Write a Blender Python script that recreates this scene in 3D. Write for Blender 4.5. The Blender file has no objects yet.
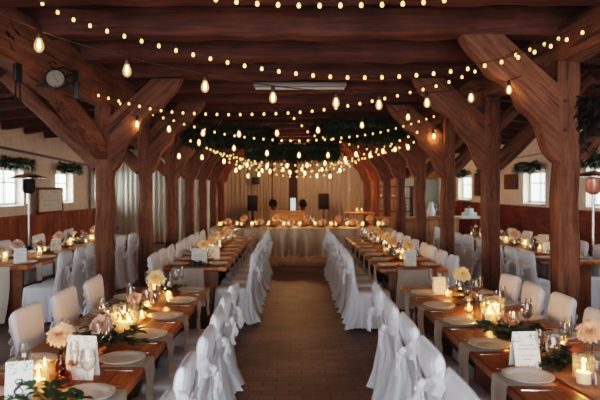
import bpy, bmesh, math, random
from mathutils import Vector, Matrix, Euler, noise
C = bpy.context.scene.collection
PI = math.pi
rnd = random.Random(7)
ORD = ['first','second','third','fourth','fifth','sixth','seventh','eighth','ninth','tenth','eleventh','twelfth']

# ------------------------------------------------------------------ materials
def new_mat(name):
    m = bpy.data.materials.new(name); m.use_nodes = True
    nt = m.node_tree; b = nt.nodes['Principled BSDF']
    return m, nt, b
def N(nt, t, **kw):
    n = nt.nodes.new(t)
    for k, v in kw.items():
        if k in n.inputs: n.inputs[k].default_value = v
        else: setattr(n, k, v)
    return n
def plain(name, col, rough=.6, metal=0., emit=None, es=0., bump=0., bscale=60., var=0.):
    m, nt, b = new_mat(name)
    b.inputs['Base Color'].default_value = (*col, 1); b.inputs['Roughness'].default_value = rough
    b.inputs['Metallic'].default_value = metal
    if emit: b.inputs['Emission Color'].default_value = (*emit, 1); b.inputs['Emission Strength'].default_value = es
    if bump or var:
        tc = N(nt, 'ShaderNodeTexCoord'); no = N(nt, 'ShaderNodeTexNoise', Scale=bscale, Detail=4.)
        nt.links.new(tc.outputs['Object'], no.inputs['Vector'])
        if bump:
            bu = N(nt, 'ShaderNodeBump', Strength=bump, Distance=.01)
            nt.links.new(no.outputs['Fac'], bu.inputs['Height']); nt.links.new(bu.outputs['Normal'], b.inputs['Normal'])
        if var:
            r = N(nt, 'ShaderNodeValToRGB'); e = r.color_ramp.elements
            e[0].position = .3; e[1].position = .7
            e[0].color = (*[c*(1-var) for c in col], 1); e[1].color = (*[min(1, c*(1+var)) for c in col], 1)
            nt.links.new(no.outputs['Fac'], r.inputs['Fac']); nt.links.new(r.outputs['Color'], b.inputs['Base Color'])
    return m
def wood(name, dark, light, stretch=(1, 12, 12), rough=.6, bump=.3, scale=1.5, plank=None, gap=(.01, .006, .004), crack=None, rot=None):
    """grain along the axis with the small stretch; plank = (axis index, width) draws board joints"""
    m, nt, b = new_mat(name)
    tc = N(nt, 'ShaderNodeTexCoord'); mp = N(nt, 'ShaderNodeMapping'); mp.inputs['Scale'].default_value = stretch
    if rot is not None:
        mr0 = N(nt, 'ShaderNodeMapping'); mr0.inputs['Rotation'].default_value = (0, rot, 0); nt.links.new(tc.outputs['Object'], mr0.inputs['Vector']); src = mr0.outputs['Vector']
    else: src = tc.outputs['Object']
    oi = N(nt, 'ShaderNodeObjectInfo'); ad = N(nt, 'ShaderNodeVectorMath', operation='ADD')
    mu = N(nt, 'ShaderNodeMath', operation='MULTIPLY'); mu.inputs[1].default_value = 17.
    nt.links.new(oi.outputs['Random'], mu.inputs[0])
    nt.links.new(src, mp.inputs['Vector']); nt.links.new(mp.outputs['Vector'], ad.inputs[0]); nt.links.new(mu.outputs[0], ad.inputs[1])
    n1 = N(nt, 'ShaderNodeTexNoise', Scale=scale, Detail=7., Roughness=.65, Distortion=.6)
    nt.links.new(ad.outputs['Vector'], n1.inputs['Vector'])
    r = N(nt, 'ShaderNodeValToRGB'); e = r.color_ramp.elements
    e[0].position = .34; e[1].position = .68; e[0].color = (*dark, 1); e[1].color = (*light, 1)
    nt.links.new(n1.outputs['Fac'], r.inputs['Fac'])
    colr = r.outputs['Color']; hgt = n1.outputs['Fac']
    n3 = N(nt, 'ShaderNodeTexNoise', Scale=2.2, Detail=5., Roughness=.6); nt.links.new(tc.outputs['Object'], n3.inputs['Vector'])
    m3 = N(nt, 'ShaderNodeMapRange'); m3.inputs['From Min'].default_value = .3; m3.inputs['From Max'].default_value = .7; m3.inputs['To Min'].default_value = .62; m3.inputs['To Max'].default_value = 1.3
    v3 = N(nt, 'ShaderNodeVectorMath', operation='SCALE'); nt.links.new(n3.outputs['Fac'], m3.inputs['Value']); nt.links.new(colr, v3.inputs[0]); nt.links.new(m3.outputs[0], v3.inputs['Scale'])
    colr = v3.outputs['Vector']
    if plank:
        ax, w = plank
        sp = N(nt, 'ShaderNodeSeparateXYZ'); nt.links.new(tc.outputs['Object'], sp.inputs[0])
        dv = N(nt, 'ShaderNodeMath', operation='DIVIDE'); dv.inputs[1].default_value = w
        nt.links.new(sp.outputs[ax], dv.inputs[0])
        fr = N(nt, 'ShaderNodeMath', operation='FRACT'); nt.links.new(dv.outputs[0], fr.inputs[0])
        fl = N(nt, 'ShaderNodeMath', operation='FLOOR'); nt.links.new(dv.outputs[0], fl.inputs[0])
        wn = N(nt, 'ShaderNodeTexWhiteNoise', noise_dimensions='1D'); nt.links.new(fl.outputs[0], wn.inputs['W'])
        mr = N(nt, 'ShaderNodeMapRange'); mr.inputs['To Min'].default_value = .65; mr.inputs['To Max'].default_value = 1.25
        nt.links.new(wn.outputs['Value'], mr.inputs['Value'])
        vm = N(nt, 'ShaderNodeVectorMath', operation='SCALE'); nt.links.new(colr, vm.inputs[0]); nt.links.new(mr.outputs[0], vm.inputs['Scale'])
        lt = N(nt, 'ShaderNodeMath', operation='LESS_THAN'); lt.inputs[1].default_value = .05; nt.links.new(fr.outputs[0], lt.inputs[0])
        mx = N(nt, 'ShaderNodeMix', data_type='RGBA'); nt.links.new(lt.outputs[0], mx.inputs[0]); nt.links.new(vm.outputs[0], mx.inputs[6])
        mx.inputs[7].default_value = (*gap, 1); colr = mx.outputs[2]
    if crack:
        mc = N(nt, 'ShaderNodeMapping'); mc.inputs['Scale'].default_value = crack; nc = N(nt, 'ShaderNodeTexNoise', Scale=.8, Detail=3., Roughness=.5)
        nt.links.new(src, mc.inputs['Vector']); nt.links.new(mc.outputs['Vector'], nc.inputs['Vector'])
        rc = N(nt, 'ShaderNodeValToRGB'); e = rc.color_ramp.elements; e[0].position = .33; e[1].position = .43; e[0].color = (.38, .33, .30, 1); e[1].color = (1, 1, 1, 1)
        nt.links.new(nc.outputs['Fac'], rc.inputs['Fac']); mm = N(nt, 'ShaderNodeVectorMath', operation='MULTIPLY')
        nt.links.new(colr, mm.inputs[0]); nt.links.new(rc.outputs['Color'], mm.inputs[1]); colr = mm.outputs['Vector']
    nt.links.new(colr, b.inputs['Base Color'])
    b.inputs['Roughness'].default_value = rough
    bu = N(nt, 'ShaderNodeBump', Strength=bump, Distance=.02)
    nt.links.new(hgt, bu.inputs['Height']); nt.links.new(bu.outputs['Normal'], b.inputs['Normal'])
    return m
def bricks(name, c1, c2, mortar, scale, rough=.6, bw=.5, bh=.25, rot=(0, 0, 0)):
    m, nt, b = new_mat(name)
    tc = N(nt, 'ShaderNodeTexCoord'); mp = N(nt, 'ShaderNodeMapping'); mp.inputs['Rotation'].default_value = rot
    br = N(nt, 'ShaderNodeTexBrick', Scale=scale); br.inputs['Color1'].default_value = (*c1, 1); br.inputs['Color2'].default_value = (*c2, 1)
    br.inputs['Mortar'].default_value = (*mortar, 1); br.inputs['Mortar Size'].default_value = .012; br.inputs['Brick Width'].default_value = bw; br.inputs['Row Height'].default_value = bh
    br.inputs['Bias'].default_value = -.1
    no = N(nt, 'ShaderNodeTexNoise', Scale=1.3, Detail=6.); n2 = N(nt, 'ShaderNodeTexNoise', Scale=30., Detail=4.)
    wb = N(nt, 'ShaderNodeTexNoise', Scale=2.5, Detail=2.); wa = N(nt, 'ShaderNodeVectorMath', operation='MULTIPLY_ADD'); wa.inputs[1].default_value = (.05, .05, .05)
    nt.links.new(tc.outputs['Object'], wb.inputs['Vector']); nt.links.new(wb.outputs['Color'], wa.inputs[0]); nt.links.new(tc.outputs['Object'], wa.inputs[2])
    nt.links.new(wa.outputs['Vector'], mp.inputs['Vector'])
    for n in (br, no, n2): nt.links.new(mp.outputs['Vector'], n.inputs['Vector'])
    mr = N(nt, 'ShaderNodeMapRange'); mr.inputs['From Min'].default_value = .3; mr.inputs['From Max'].default_value = .7
    mr.inputs['To Min'].default_value = .6; mr.inputs['To Max'].default_value = 1.35
    nt.links.new(no.outputs['Fac'], mr.inputs['Value'])
    vm = N(nt, 'ShaderNodeVectorMath', operation='SCALE'); nt.links.new(br.outputs['Color'], vm.inputs[0]); nt.links.new(mr.outputs[0], vm.inputs['Scale'])
    nt.links.new(vm.outputs[0], b.inputs['Base Color']); b.inputs['Roughness'].default_value = rough
    bu = N(nt, 'ShaderNodeBump', Strength=.5, Distance=.006); bu.invert = True
    ma = N(nt, 'ShaderNodeMath', operation='MULTIPLY_ADD'); ma.inputs[1].default_value = .35
    nt.links.new(n2.outputs['Fac'], ma.inputs[0]); nt.links.new(br.outputs['Fac'], ma.inputs[2])
    nt.links.new(ma.outputs[0], bu.inputs['Height']); nt.links.new(bu.outputs['Normal'], b.inputs['Normal'])
    return m
def glass_mat(name, tint=(.97, .97, .96), gl=.9):
    m, nt, b = new_mat(name); nt.nodes.remove(b)
    out = nt.nodes['Material Output']
    tr = N(nt, 'ShaderNodeBsdfTransparent'); tr.inputs[0].default_value = (*tint, 1)
    g = N(nt, 'ShaderNodeBsdfGlossy', Roughness=.07); g.inputs[0].default_value = (gl, gl, gl, 1)
    lw = N(nt, 'ShaderNodeLayerWeight', Blend=.32); mx = N(nt, 'ShaderNodeMixShader')
    mr = N(nt, 'ShaderNodeMapRange'); mr.inputs['To Min'].default_value = .025; mr.inputs['To Max'].default_value = .42
    nt.links.new(lw.outputs['Fresnel'], mr.inputs['Value']); nt.links.new(mr.outputs[0], mx.inputs[0])
    nt.links.new(tr.outputs[0], mx.inputs[1]); nt.links.new(g.outputs[0], mx.inputs[2]); nt.links.new(mx.outputs[0], out.inputs[0])
    return m
def emis(name, col, s):
    m, nt, b = new_mat(name); nt.nodes.remove(b)
    e = N(nt, 'ShaderNodeEmission', Strength=s); e.inputs[0].default_value = (*col, 1)
    nt.links.new(e.outputs[0], nt.nodes['Material Output'].inputs[0]); return m
def cloth(name, col, rough=.85, trans=.25, bump=.15, bscale=25.):
    m, nt, b = new_mat(name); b.inputs['Base Color'].default_value = (*col, 1); b.inputs['Roughness'].default_value = rough
    tl = N(nt, 'ShaderNodeBsdfTranslucent'); tl.inputs[0].default_value = (*col, 1)
    mx = N(nt, 'ShaderNodeMixShader'); mx.inputs[0].default_value = trans
    nt.links.new(b.outputs[0], mx.inputs[1]); nt.links.new(tl.outputs[0], mx.inputs[2]); nt.links.new(mx.outputs[0], nt.nodes['Material Output'].inputs[0])
    tc = N(nt, 'ShaderNodeTexCoord'); no = N(nt, 'ShaderNodeTexNoise', Scale=bscale, Detail=3.)
    bu = N(nt, 'ShaderNodeBump', Strength=bump, Distance=.02)
    nt.links.new(tc.outputs['Object'], no.inputs['Vector']); nt.links.new(no.outputs['Fac'], bu.inputs['Height']); nt.links.new(bu.outputs['Normal'], b.inputs['Normal'])
    return m

M = dict(
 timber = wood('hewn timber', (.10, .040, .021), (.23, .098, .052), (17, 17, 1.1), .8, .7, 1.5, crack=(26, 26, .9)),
 timberl = wood('hewn brace left', (.10, .040, .021), (.23, .098, .052), (17, 17, 1.1), .8, .7, 1.5, crack=(26, 26, .9), rot=-.8),
 timberr = wood('hewn brace right', (.10, .040, .021), (.23, .098, .052), (17, 17, 1.1), .8, .7, 1.5, crack=(26, 26, .9), rot=.8),
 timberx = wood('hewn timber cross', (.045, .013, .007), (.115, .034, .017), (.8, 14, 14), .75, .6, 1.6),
 timbery = wood('hewn timber long', (.10, .040, .021), (.23, .098, .052), (14, .8, 14), .75, .6, 1.6, crack=(26, .9, 26)),
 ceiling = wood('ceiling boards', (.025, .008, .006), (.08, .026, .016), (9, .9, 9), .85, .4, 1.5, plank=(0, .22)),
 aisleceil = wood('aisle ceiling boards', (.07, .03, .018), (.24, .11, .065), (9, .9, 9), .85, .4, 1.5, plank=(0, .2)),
 top = wood('table oak', (.30, .085, .026), (.50, .175, .06), (10, .7, 10), .38, .15, 1.6, plank=(0, .149), gap=(.05, .018, .008)),
 tleg = wood('table leg oak', (.13, .045, .018), (.28, .10, .04), (9, 9, .9), .55, .25, 1.6),
 wains = wood('wainscot boards', (.22, .07, .03), (.46, .17, .075), (9, 9, .7), .55, .2, 1.5, plank=(1, .16)),
 pine = wood('pale pine', (.32, .16, .07), (.55, .30, .15), (1, 9, 9), .55, .2, 1.6),
 dwood = wood('dark wood', (.05, .02, .012), (.12, .05, .03), (9, 9, 1), .6, .2, 1.6),
 redwall = bricks('red brick wainscot', (.22, .055, .03), (.14, .036, .022), (.12, .05, .035), 3.2, .7, .5, .22, (0, PI/2, PI/2)),
 floor = bricks('brick paving', (.20, .128, .112), (.135, .087, .076), (.095, .064, .056), 2.1, .55, .5, .25),
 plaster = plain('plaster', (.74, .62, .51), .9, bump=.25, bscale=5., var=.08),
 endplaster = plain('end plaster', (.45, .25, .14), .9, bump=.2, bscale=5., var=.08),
 chair = cloth('white chair cover', (.80, .79, .81), .8, .12, .25, 14.),
 linen = cloth('grey linen', (.55, .49, .41), .9, .15, .2, 40.),
 gauze = cloth('dusty rose gauze', (.46, .28, .19), .95, .3, .6, 30.),
 drape = cloth('cream drape', (.62, .51, .40), .85, .2, .15, 8.),
 wdrape = cloth('pale drape', (.74, .68, .60), .85, .25, .15, 8.),
 hdrape = cloth('taupe table drape', (.50, .37, .27), .42, .0, .12, 10.),
 plate = plain('stoneware', (.62, .58, .53), .28),
 steel = plain('steel', (.62, .60, .57), .25, 1.),
 glass = glass_mat('clear glass'),
 wglass = glass_mat('window glass', (.95, .98, .98), .5),
 amberglass = glass_mat('amber glass', (.75, .5, .28), .8),
 wax = plain('ivory wax', (.85, .70, .48), .5, emit=(1, .42, .13), es=.35),  # warm emission stands for candlelight shining through the wax
 wick = plain('wick', (.02, .015, .01), .9),
 flame = emis('flame', (1, .55, .18), 18.),
 card = plain('card paper', (.78, .75, .68), .75),
 ink = plain('ink', (.05, .045, .045), .7),
 softink = plain('grey ink', (.24, .21, .19), .7),
 leafink = plain('printed leaf', (.22, .28, .17), .8),
 leaf = plain('dark leaf', (.045, .075, .035), .5, var=.4, bscale=12.),
 leaf2 = plain('eucalyptus leaf', (.13, .19, .13), .55, var=.35, bscale=12.),
 fir = plain('fir green', (.022, .034, .014), .8, var=.45, bscale=9.),
 stem = plain('stem', (.07, .10, .03), .6),
 peach = cloth('peach petal', (.92, .56, .34), .7, .3, .05),
 blush = cloth('blush petal', (.86, .62, .50), .7, .3, .05),
 yellow = cloth('apricot petal', (.92, .66, .36), .7, .3, .05),
 white = cloth('white petal', (.85, .78, .68), .7, .3, .05),
 fcenter = plain('flower heart', (.55, .30, .05), .8),
 black = plain('black plastic', (.012, .011, .012), .5),
 iron = plain('black iron', (.02, .016, .014), .55, .4),
 bulb = emis('warm bulb', (1, .62, .22), 3.6),
 fil = emis('filament', (1, .55, .2), 60.),
 cord = plain('cord', (.03, .018, .012), .8),
 ecord = plain('brass cap', (.06, .035, .02), .5, .5),
 dial = plain('clock dial', (.17, .135, .10), .6),
 lampgrey = plain('grey lamp body', (.20, .175, .15), .45),
 winframe = plain('white paint', (.75, .74, .70), .5),
 metalpipe = plain('grey pipe', (.20, .20, .22), .5, .3),
 teal = plain('teal paint', (.30, .36, .32), .6),
 frost = plain('white enamel', (.72, .78, .76), .3),
 reddish = plain('dark red', (.30, .03, .02), .5),
 pinklit = plain('pink-lit steel', (.45, .22, .18), .3, .6, emit=(1, .3, .2), es=.12),  # pink tint and slight emission stand for light reflected on the burner metal
)
def edison_glass():
    m, nt, b = new_mat('glowing bulb glass'); nt.nodes.remove(b)
    tr = N(nt, 'ShaderNodeBsdfTransparent'); e = N(nt, 'ShaderNodeEmission', Strength=1.6); e.inputs[0].default_value = (1, .5, .2, 1)
    a = N(nt, 'ShaderNodeMixShader'); a.inputs[0].default_value = .5
    nt.links.new(tr.outputs[0], a.inputs[1]); nt.links.new(e.outputs[0], a.inputs[2]); nt.links.new(a.outputs[0], nt.nodes['Material Output'].inputs[0])
    return m
M['eglass'] = edison_glass()
def glow_glass():
    m = glass_mat('candle glass'); nt = m.node_tree; out = nt.nodes['Material Output']; prev = out.inputs[0].links[0].from_socket
    t = N(nt, 'ShaderNodeBsdfTranslucent'); t.inputs[0].default_value = (.95, .92, .88, 1); d = N(nt, 'ShaderNodeBsdfDiffuse'); d.inputs[0].default_value = (.9, .88, .85, 1)
    a = N(nt, 'ShaderNodeMixShader'); a.inputs[0].default_value = .5; nt.links.new(t.outputs[0], a.inputs[1]); nt.links.new(d.outputs[0], a.inputs[2])
    x = N(nt, 'ShaderNodeMixShader'); x.inputs[0].default_value = .055; nt.links.new(prev, x.inputs[1]); nt.links.new(a.outputs[0], x.inputs[2]); nt.links.new(x.outputs[0], out.inputs[0]); return m
M['hglass'] = glow_glass()

# ------------------------------------------------------------------ mesh helpers
class MB:
    def __init__(s): s.v = []; s.f = []
    def add(s, vs, fs, mx=None):
        o = len(s.v); s.v += [tuple(mx @ Vector(p)) if mx else tuple(p) for p in vs]; s.f += [[i+o for i in f] for f in fs]; return s
    def box(s, c, d, bev=.0, rot=None):
        x, y, z = d[0]/2, d[1]/2, d[2]/2
        mx = Matrix.Translation(c) @ (Euler(rot).to_matrix().to_4x4() if rot else Matrix())
        if bev <= 0:
            vs = [(-x,-y,-z),(x,-y,-z),(x,y,-z),(-x,y,-z),(-x,-y,z),(x,-y,z),(x,y,z),(-x,y,z)]
            return s.add(vs, [(0,3,2,1),(4,5,6,7),(0,1,5,4),(1,2,6,5),(2,3,7,6),(3,0,4,7)], mx)
        bm = bmesh.new(); bmesh.ops.create_cube(bm, size=1.)
        for v in bm.verts: v.co = (v.co.x*2*x, v.co.y*2*y, v.co.z*2*z)
        bmesh.ops.bevel(bm, geom=bm.edges[:], offset=min(bev, x*.9, y*.9, z*.9), segments=2, affect='EDGES', profile=.5)
        bm.verts.index_update(); s.add([v.co[:] for v in bm.verts], [[v.index for v in f.verts] for f in bm.faces], mx); bm.free(); return s
    def loft(s, rings, cap0=True, cap1=True, closed=True, mx=None):
        n = len(rings[0]); vs = [p for r in rings for p in r]; fs = []
        for i in range(len(rings)-1):
            for j in range(n if closed else n-1):
                k = (j+1) % n; fs.append((i*n+j, i*n+k, (i+1)*n+k, (i+1)*n+j))
        if closed and cap0: fs.append(list(range(n))[::-1])
        if closed and cap1: fs.append([(len(rings)-1)*n+j for j in range(n)])
        return s.add(vs, fs, mx)
    def lathe(s, prof, n=20, c=(0,0,0), mx=None):
        rings = [[(c[0]+r*math.cos(2*PI*j/n), c[1]+r*math.sin(2*PI*j/n), c[2]+z) for j in range(n)] for r, z in prof]
        return s.loft(rings, prof[0][0] > 1e-4, prof[-1][0] > 1e-4, True, mx)
    def tube(s, pts, r, n=8, flat=1.):
        pts = [Vector(p) for p in pts]; rings = []
        for i, p in enumerate(pts):
            t = (pts[min(i+1, len(pts)-1)] - pts[max(i-1, 0)]).normalized()
            a = t.cross(Vector((0,0,1)));  a = a.normalized() if a.length > .05 else t.cross(Vector((0,1,0))).normalized()
            b = t.cross(a); rr = r[i] if isinstance(r, (list, tuple)) else r
            rings.append([tuple(p + a*rr*math.cos(2*PI*j/n) + b*rr*flat*math.sin(2*PI*j/n)) for j in range(n)])
        return s.loft(rings)
    def grid(s, fn, nu, nv, mx=None):
        vs = [fn(i/nu, j/nv) for i in range(nu+1) for j in range(nv+1)]
        return s.add(vs, [(i*(nv+1)+j, (i+1)*(nv+1)+j, (i+1)*(nv+1)+j+1, i*(nv+1)+j+1) for i in range(nu) for j in range(nv)], mx)
    def hewn(s, p0, p1, w, h, seed=0, amp=.012, seg=None, up=(0,0,1)):
        p0, p1 = Vector(p0), Vector(p1); L = (p1-p0).length; t = (p1-p0)/L
        a = t.cross(Vector(up));  a = a.normalized() if a.length > .05 else Vector((1,0,0)); b = a.cross(t)
        seg = seg or max(4, int(L/.18)); rings = []
        for i in range(seg+1):
            c = p0 + t*L*i/seg; ring = []
            for (u, v) in ((-.5,-.4),(-.5,0),(-.5,.4),(-.4,.5),(0,.5),(.4,.5),(.5,.4),(.5,0),(.5,-.4),(.4,-.5),(0,-.5),(-.4,-.5)):
                q = c + a*u*w + b*v*h
                d = noise.noise_vector(q*2.3 + Vector((seed*3.7, seed, 0)))*amp + noise.noise_vector(q*8 + Vector((seed, 0, 0)))*amp*.5
                ring.append(tuple(q + d))
            rings.append(ring)
        return s.loft(rings)
    def prism(s, poly, y0, y1):
        """poly in (x,z), extruded along y"""
        n = len(poly); vs = [(x, y0, z) for x, z in poly] + [(x, y1, z) for x, z in poly]
        return s.add(vs, [list(range(n)), list(range(2*n-1, n-1, -1))] + [(i, i+n, (i+1) % n + n, (i+1) % n) for i in range(n)])
    def mesh(s, name, m, smooth=True, angle=40):
        me = bpy.data.meshes.new(name); me.from_pydata(s.v, [], s.f)
        bm = bmesh.new(); bm.from_mesh(me); bmesh.ops.recalc_face_normals(bm, faces=bm.faces[:]); bm.to_mesh(me); bm.free()
        if smooth:
            me.polygons.foreach_set('use_smooth', [True]*len(me.polygons))
            try: me.set_sharp_from_angle(angle=math.radians(angle))
            except Exception: pass
        me.materials.append(m if not isinstance(m, str) else M[m]); return me
    def build(s, name, m, parent=None, smooth=True, angle=40, loc=None):
        o = bpy.data.objects.new(name, s.mesh(name, m, smooth, angle)); C.objects.link(o)
        if parent: o.parent = parent
        if loc: o.location = loc
        return o
def tag(o, label=None, cat=None, group=None, kind=None):
    if label: o['label'] = label
    if cat: o['category'] = cat
    if group: o['group'] = group
    if kind: o['kind'] = kind
    return o
def thing(name, label, cat, loc=(0,0,0), rz=0., group=None):
    o = bpy.data.objects.new(name, None); o.empty_display_size = .1; C.objects.link(o); o.location = loc; o.rotation_euler = (0, 0, rz)
    return tag(o, label, cat, group)
def dup(o, loc, rz=0., label=None, group=None, scale=None):
    """a copy of a thing with copies of its parts and sub-parts"""
    def cp(x, par):
        c = x.copy(); C.objects.link(c)
        if par: c.parent = par
        for ch in x.children: cp(ch, c)
        return c
    r = cp(o, None); r.location = loc; r.rotation_euler = (0, 0, rz)
    if scale: r.scale = (scale,)*3 if not isinstance(scale, tuple) else scale
    tag(r, label, None, group); return r
class Kind:
    """first use moves the original, later uses copy it"""
    def __init__(s, root): s.root = root; s.used = False
    def put(s, loc, rz=0., label=None, group=None, scale=None):
        if not s.used:
            s.used = True; o = s.root; s.proto = (o.location.copy(), o.rotation_euler.copy())
            o.location = loc; o.rotation_euler = (0, 0, rz); tag(o, label, None, group)
            if scale: o.scale = (scale,)*3 if not isinstance(scale, tuple) else scale
            return o
        o = dup(s.root, loc, rz, label, group, scale)
        if not scale: o.scale = (1, 1, 1)
        return o
# camera model used to turn photo measurements into room positions (metres)
FPX, VX, VY, H = 583.3, 292., 189., 1.8
def P(px, py, Y): return Vector(((px-VX)*Y/FPX, Y, H - (py-VY)*Y/FPX))
def light(name, loc, power, col=(1, .55, .22), r=.03):
    l = bpy.data.lights.new(name, 'POINT'); l.energy = power; l.color = col; l.shadow_soft_size = r
    o = bpy.data.objects.new(name, l); o.location = loc; C.objects.link(o); return o
def area(name, loc, rot, sx, sy, power, col):
    l = bpy.data.lights.new(name, 'AREA'); l.shape = 'RECTANGLE'; l.size = sx; l.size_y = sy; l.energy = power; l.color = col
    o = bpy.data.objects.new(name, l); o.location = loc; o.rotation_euler = rot; C.objects.link(o); return o

# ------------------------------------------------------------------ room shell
XL, XR, YB, YF = -6.05, 6.05, 22.6, -1.6
XPL, XPR = -2.45, 2.60
def struct(name, mb, m, label, cat, parent=None, smooth=False, loc=None):
    o = mb.build(name, m, parent, smooth, loc=loc)
    if not parent: tag(o, label, cat, kind='structure')
    return o
struct('floor', MB().box((0, 10.5, -.05), (12.6, 24.6, .1)), 'floor', 'dark brown brick paving of the hall floor', 'floor')
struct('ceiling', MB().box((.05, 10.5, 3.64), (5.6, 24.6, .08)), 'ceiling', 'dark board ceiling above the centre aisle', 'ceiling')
def slope(x0, z0, x1, z1):
    m = MB(); t = .06
    m.add([(x0, YF-.2, z0), (x1, YF-.2, z1), (x1, YB+.2, z1), (x0, YB+.2, z0), (x0, YF-.2, z0+t), (x1, YF-.2, z1+t), (x1, YB+.2, z1+t), (x0, YB+.2, z0+t)],
          [(0,1,2,3), (7,6,5,4), (0,4,5,1), (1,5,6,2), (2,6,7,3), (3,7,4,0)]); return m
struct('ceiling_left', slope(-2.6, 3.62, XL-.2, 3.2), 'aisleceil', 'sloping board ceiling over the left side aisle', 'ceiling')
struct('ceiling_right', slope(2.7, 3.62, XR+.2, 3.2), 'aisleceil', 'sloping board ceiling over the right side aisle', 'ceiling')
WZ0, WZ1 = 1.42, 2.27
winL = [(6., 7.1), (9., 10.1), (12., 13.15), (14.95, 16.1), (17.9, 19.)]
winR = [(7.6, 8.8), (10.7, 12.0), (13.95, 15.25), (17.0, 18.2), (19.7, 21.2)]
def side_wall(name, X, wins, side):
    m = MB(); t = .4; xc = X + (t/2 if X > 0 else -t/2)
    ys = [YF] + [y for w in wins for y in w] + [YB]
    for i in range(0, len(ys), 2): m.box((xc, (ys[i]+ys[i+1])/2, 1.65), (t, ys[i+1]-ys[i], 3.3))
    for a, b in wins:
        m.box((xc, (a+b)/2, WZ0/2), (t, b-a, WZ0)); m.box((xc, (a+b)/2, (WZ1+3.3)/2), (t, b-a, 3.3-WZ1))
    struct(name, m, 'plaster', f'cream plastered {side} side wall with deep window recesses', 'wall')
    for i, (a, b) in enumerate(wins):
        n = f'window_{i+1 if X < 0 else i+6}'; s = 1 if X > 0 else -1; xf = X + s*.2
        e = thing(n, f'bright white-framed window, {ORD[i]} along the {side} wall from the camera', 'window', (xf, (a+b)/2, WZ0)); e['kind'] = 'structure'
        w, h = b-a, WZ1-WZ0; fr = MB()
        for yy in (-w/2+.04, w/2-.04): fr.box((0, yy, h/2), (.07, .08, h), .008)
        for zz in (.04, h-.04): fr.box((0, 0, zz), (.07, w, .08), .008)
        fr.build('window_frame', 'winframe', e)
        mu = MB().box((0, 0, h/2), (.05, .05, h-.1), .006).box((0, 0, h*.62), (.04, w-.1, .035), .006); mu.build('glazing_bar', 'winframe', e)
        MB().box((0, 0, h/2), (.008, w-.1, h-.1)).build('pane', 'wglass', e)
        MB().box((-s*.17, 0, .012), (.34, w, .024), .005).build('window_sill', 'winframe', e)
        a_ = area('daylight', (X+s*.75, (a+b)/2, (WZ0+WZ1)/2+.15), (0, -s*PI/2 if False else (PI/2 if s > 0 else -PI/2), 0), 1.5, w+1.0, 420 if X < 0 else 260, (.86, .95, 1.))
side_wall('wall_left', XL, winL, 'left'); side_wall('wall_right', XR, winR, 'right')
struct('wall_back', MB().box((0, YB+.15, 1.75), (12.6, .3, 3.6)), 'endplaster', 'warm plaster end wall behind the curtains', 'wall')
fr = MB()   # unseen wall behind the camera, doorway added to let daylight in low
fr.box((-4.7, YF-.15, 1.75), (3.2, .3, 3.6)).box((4.7, YF-.15, 1.75), (3.2, .3, 3.6)).box((0, YF-.15, 3.2), (6.4, .3, .8))
struct('wall_front', fr, 'plaster', 'unseen plaster wall with an added wide doorway opening', 'wall')
# wainscots
WL = 1.17
struct('trim_1', MB().box((XL+.03, 10.5, WL/2), (.06, YB-YF, WL)).box((XL+.045, 10.5, WL+.02), (.09, YB-YF, .05)), 'wains', 'red-brown vertical board wainscot along the left wall', 'wainscot')
struct('trim_2', MB().box((XR-.03, 10.5, 1.36/2), (.06, YB-YF, 1.36)), 'redwall', 'dark red brick wainscot along the right wall', 'wainscot')

# ------------------------------------------------------------------ timber frame
FR = [5.55 + 2.1*i for i in range(8)]
ZB = 3.24
BR_LOW = [(0,0),(.05,.03),(.10,.09),(.14,.18),(.17,.28),(.20,.36),(.26,.44),(.33,.50),(.385,.56),(.40,.64),(.45,.72),(.54,.79),(.63,.825),(.68,.86),(.72,.93),(.79,1.01),(.86,1.07),(.91,1.15),(.95,1.245)]
BR_UP = [(.56,1.245),(.42,1.11),(.28,.98),(.14,.86),(0,.74)]
def brace_mesh(mb, s, x0, y, z0, th=.17, k=1., seed=0):
    poly = BR_LOW + BR_UP; ys = [-th/2, -th/2+.018, th/2-.018, th/2]
    rings = []
    cx = sum(u for u, v in poly)/len(poly); cy = sum(v for u, v in poly)/len(poly)
    for i, yy in enumerate(ys):
        sh = .972 if i in (0, 3) else 1.
        rings.append([(x0 + s*k*(cx+(u-cx)*sh) + noise.noise(Vector((u*4, v*4, seed)))*.012, y+yy, z0 + k*(cy+(v-cy)*sh)) for u, v in poly])
    n = len(poly); vs = [p for r in rings for p in r]; fs = []
    for i in range(3):
        for j in range(n): q = (j+1) % n; fs.append((i*n+j, i*n+q, (i+1)*n+q, (i+1)*n+j))
    mb.add(vs, fs + [list(range(n))[::-1], [3*n+j for j in range(n)]]); return mb
def timber_post(X, Y, side, k, w):
    s = -1 if X > 0 else 1
    e = thing('timber_pillar', f'hewn timber pillar with wavy brace, {ORD[k]} from the camera in the {side} row', 'pillar', (X, Y, 0)); e['kind'] = 'structure'
    sd = k*2 + (X > 0)
    MB().hewn((0, 0, 0), (0, 0, 3.2), w, w*.98, sd+1, .026, up=(0, 1, 0)).build('post', 'timber', e)
    brace_mesh(MB(), s, s*(w/2-.03), 0, 2.0 + .04*math.sin(sd), .17, 1., sd).build('wavy_brace', 'timberl' if s > 0 else 'timberr', e, angle=35)
    MB().hewn((-s*w*.4, 0, 2.12), (-s*1.28, 0, 3.28), .15, .19, sd+40, .01).build('straight_brace', 'timberr' if s > 0 else 'timberl', e)
    for zz in (2.35, 2.62):
        MB().lathe([(.016, 0), (.016, .03), (.001, .032)], 8, mx=Matrix.Translation((s*.05, -w/2-.005, zz)) @ Matrix.Rotation(PI/2, 4, 'X')).build('peg', 'dwood', e)
    return e
for i, y in enumerate(FR):
    if i > 0: timber_post(XPL, y, 'left', i-1, .205)
    timber_post(XPR, y, 'right', i, .205)
nb = 0
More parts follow.
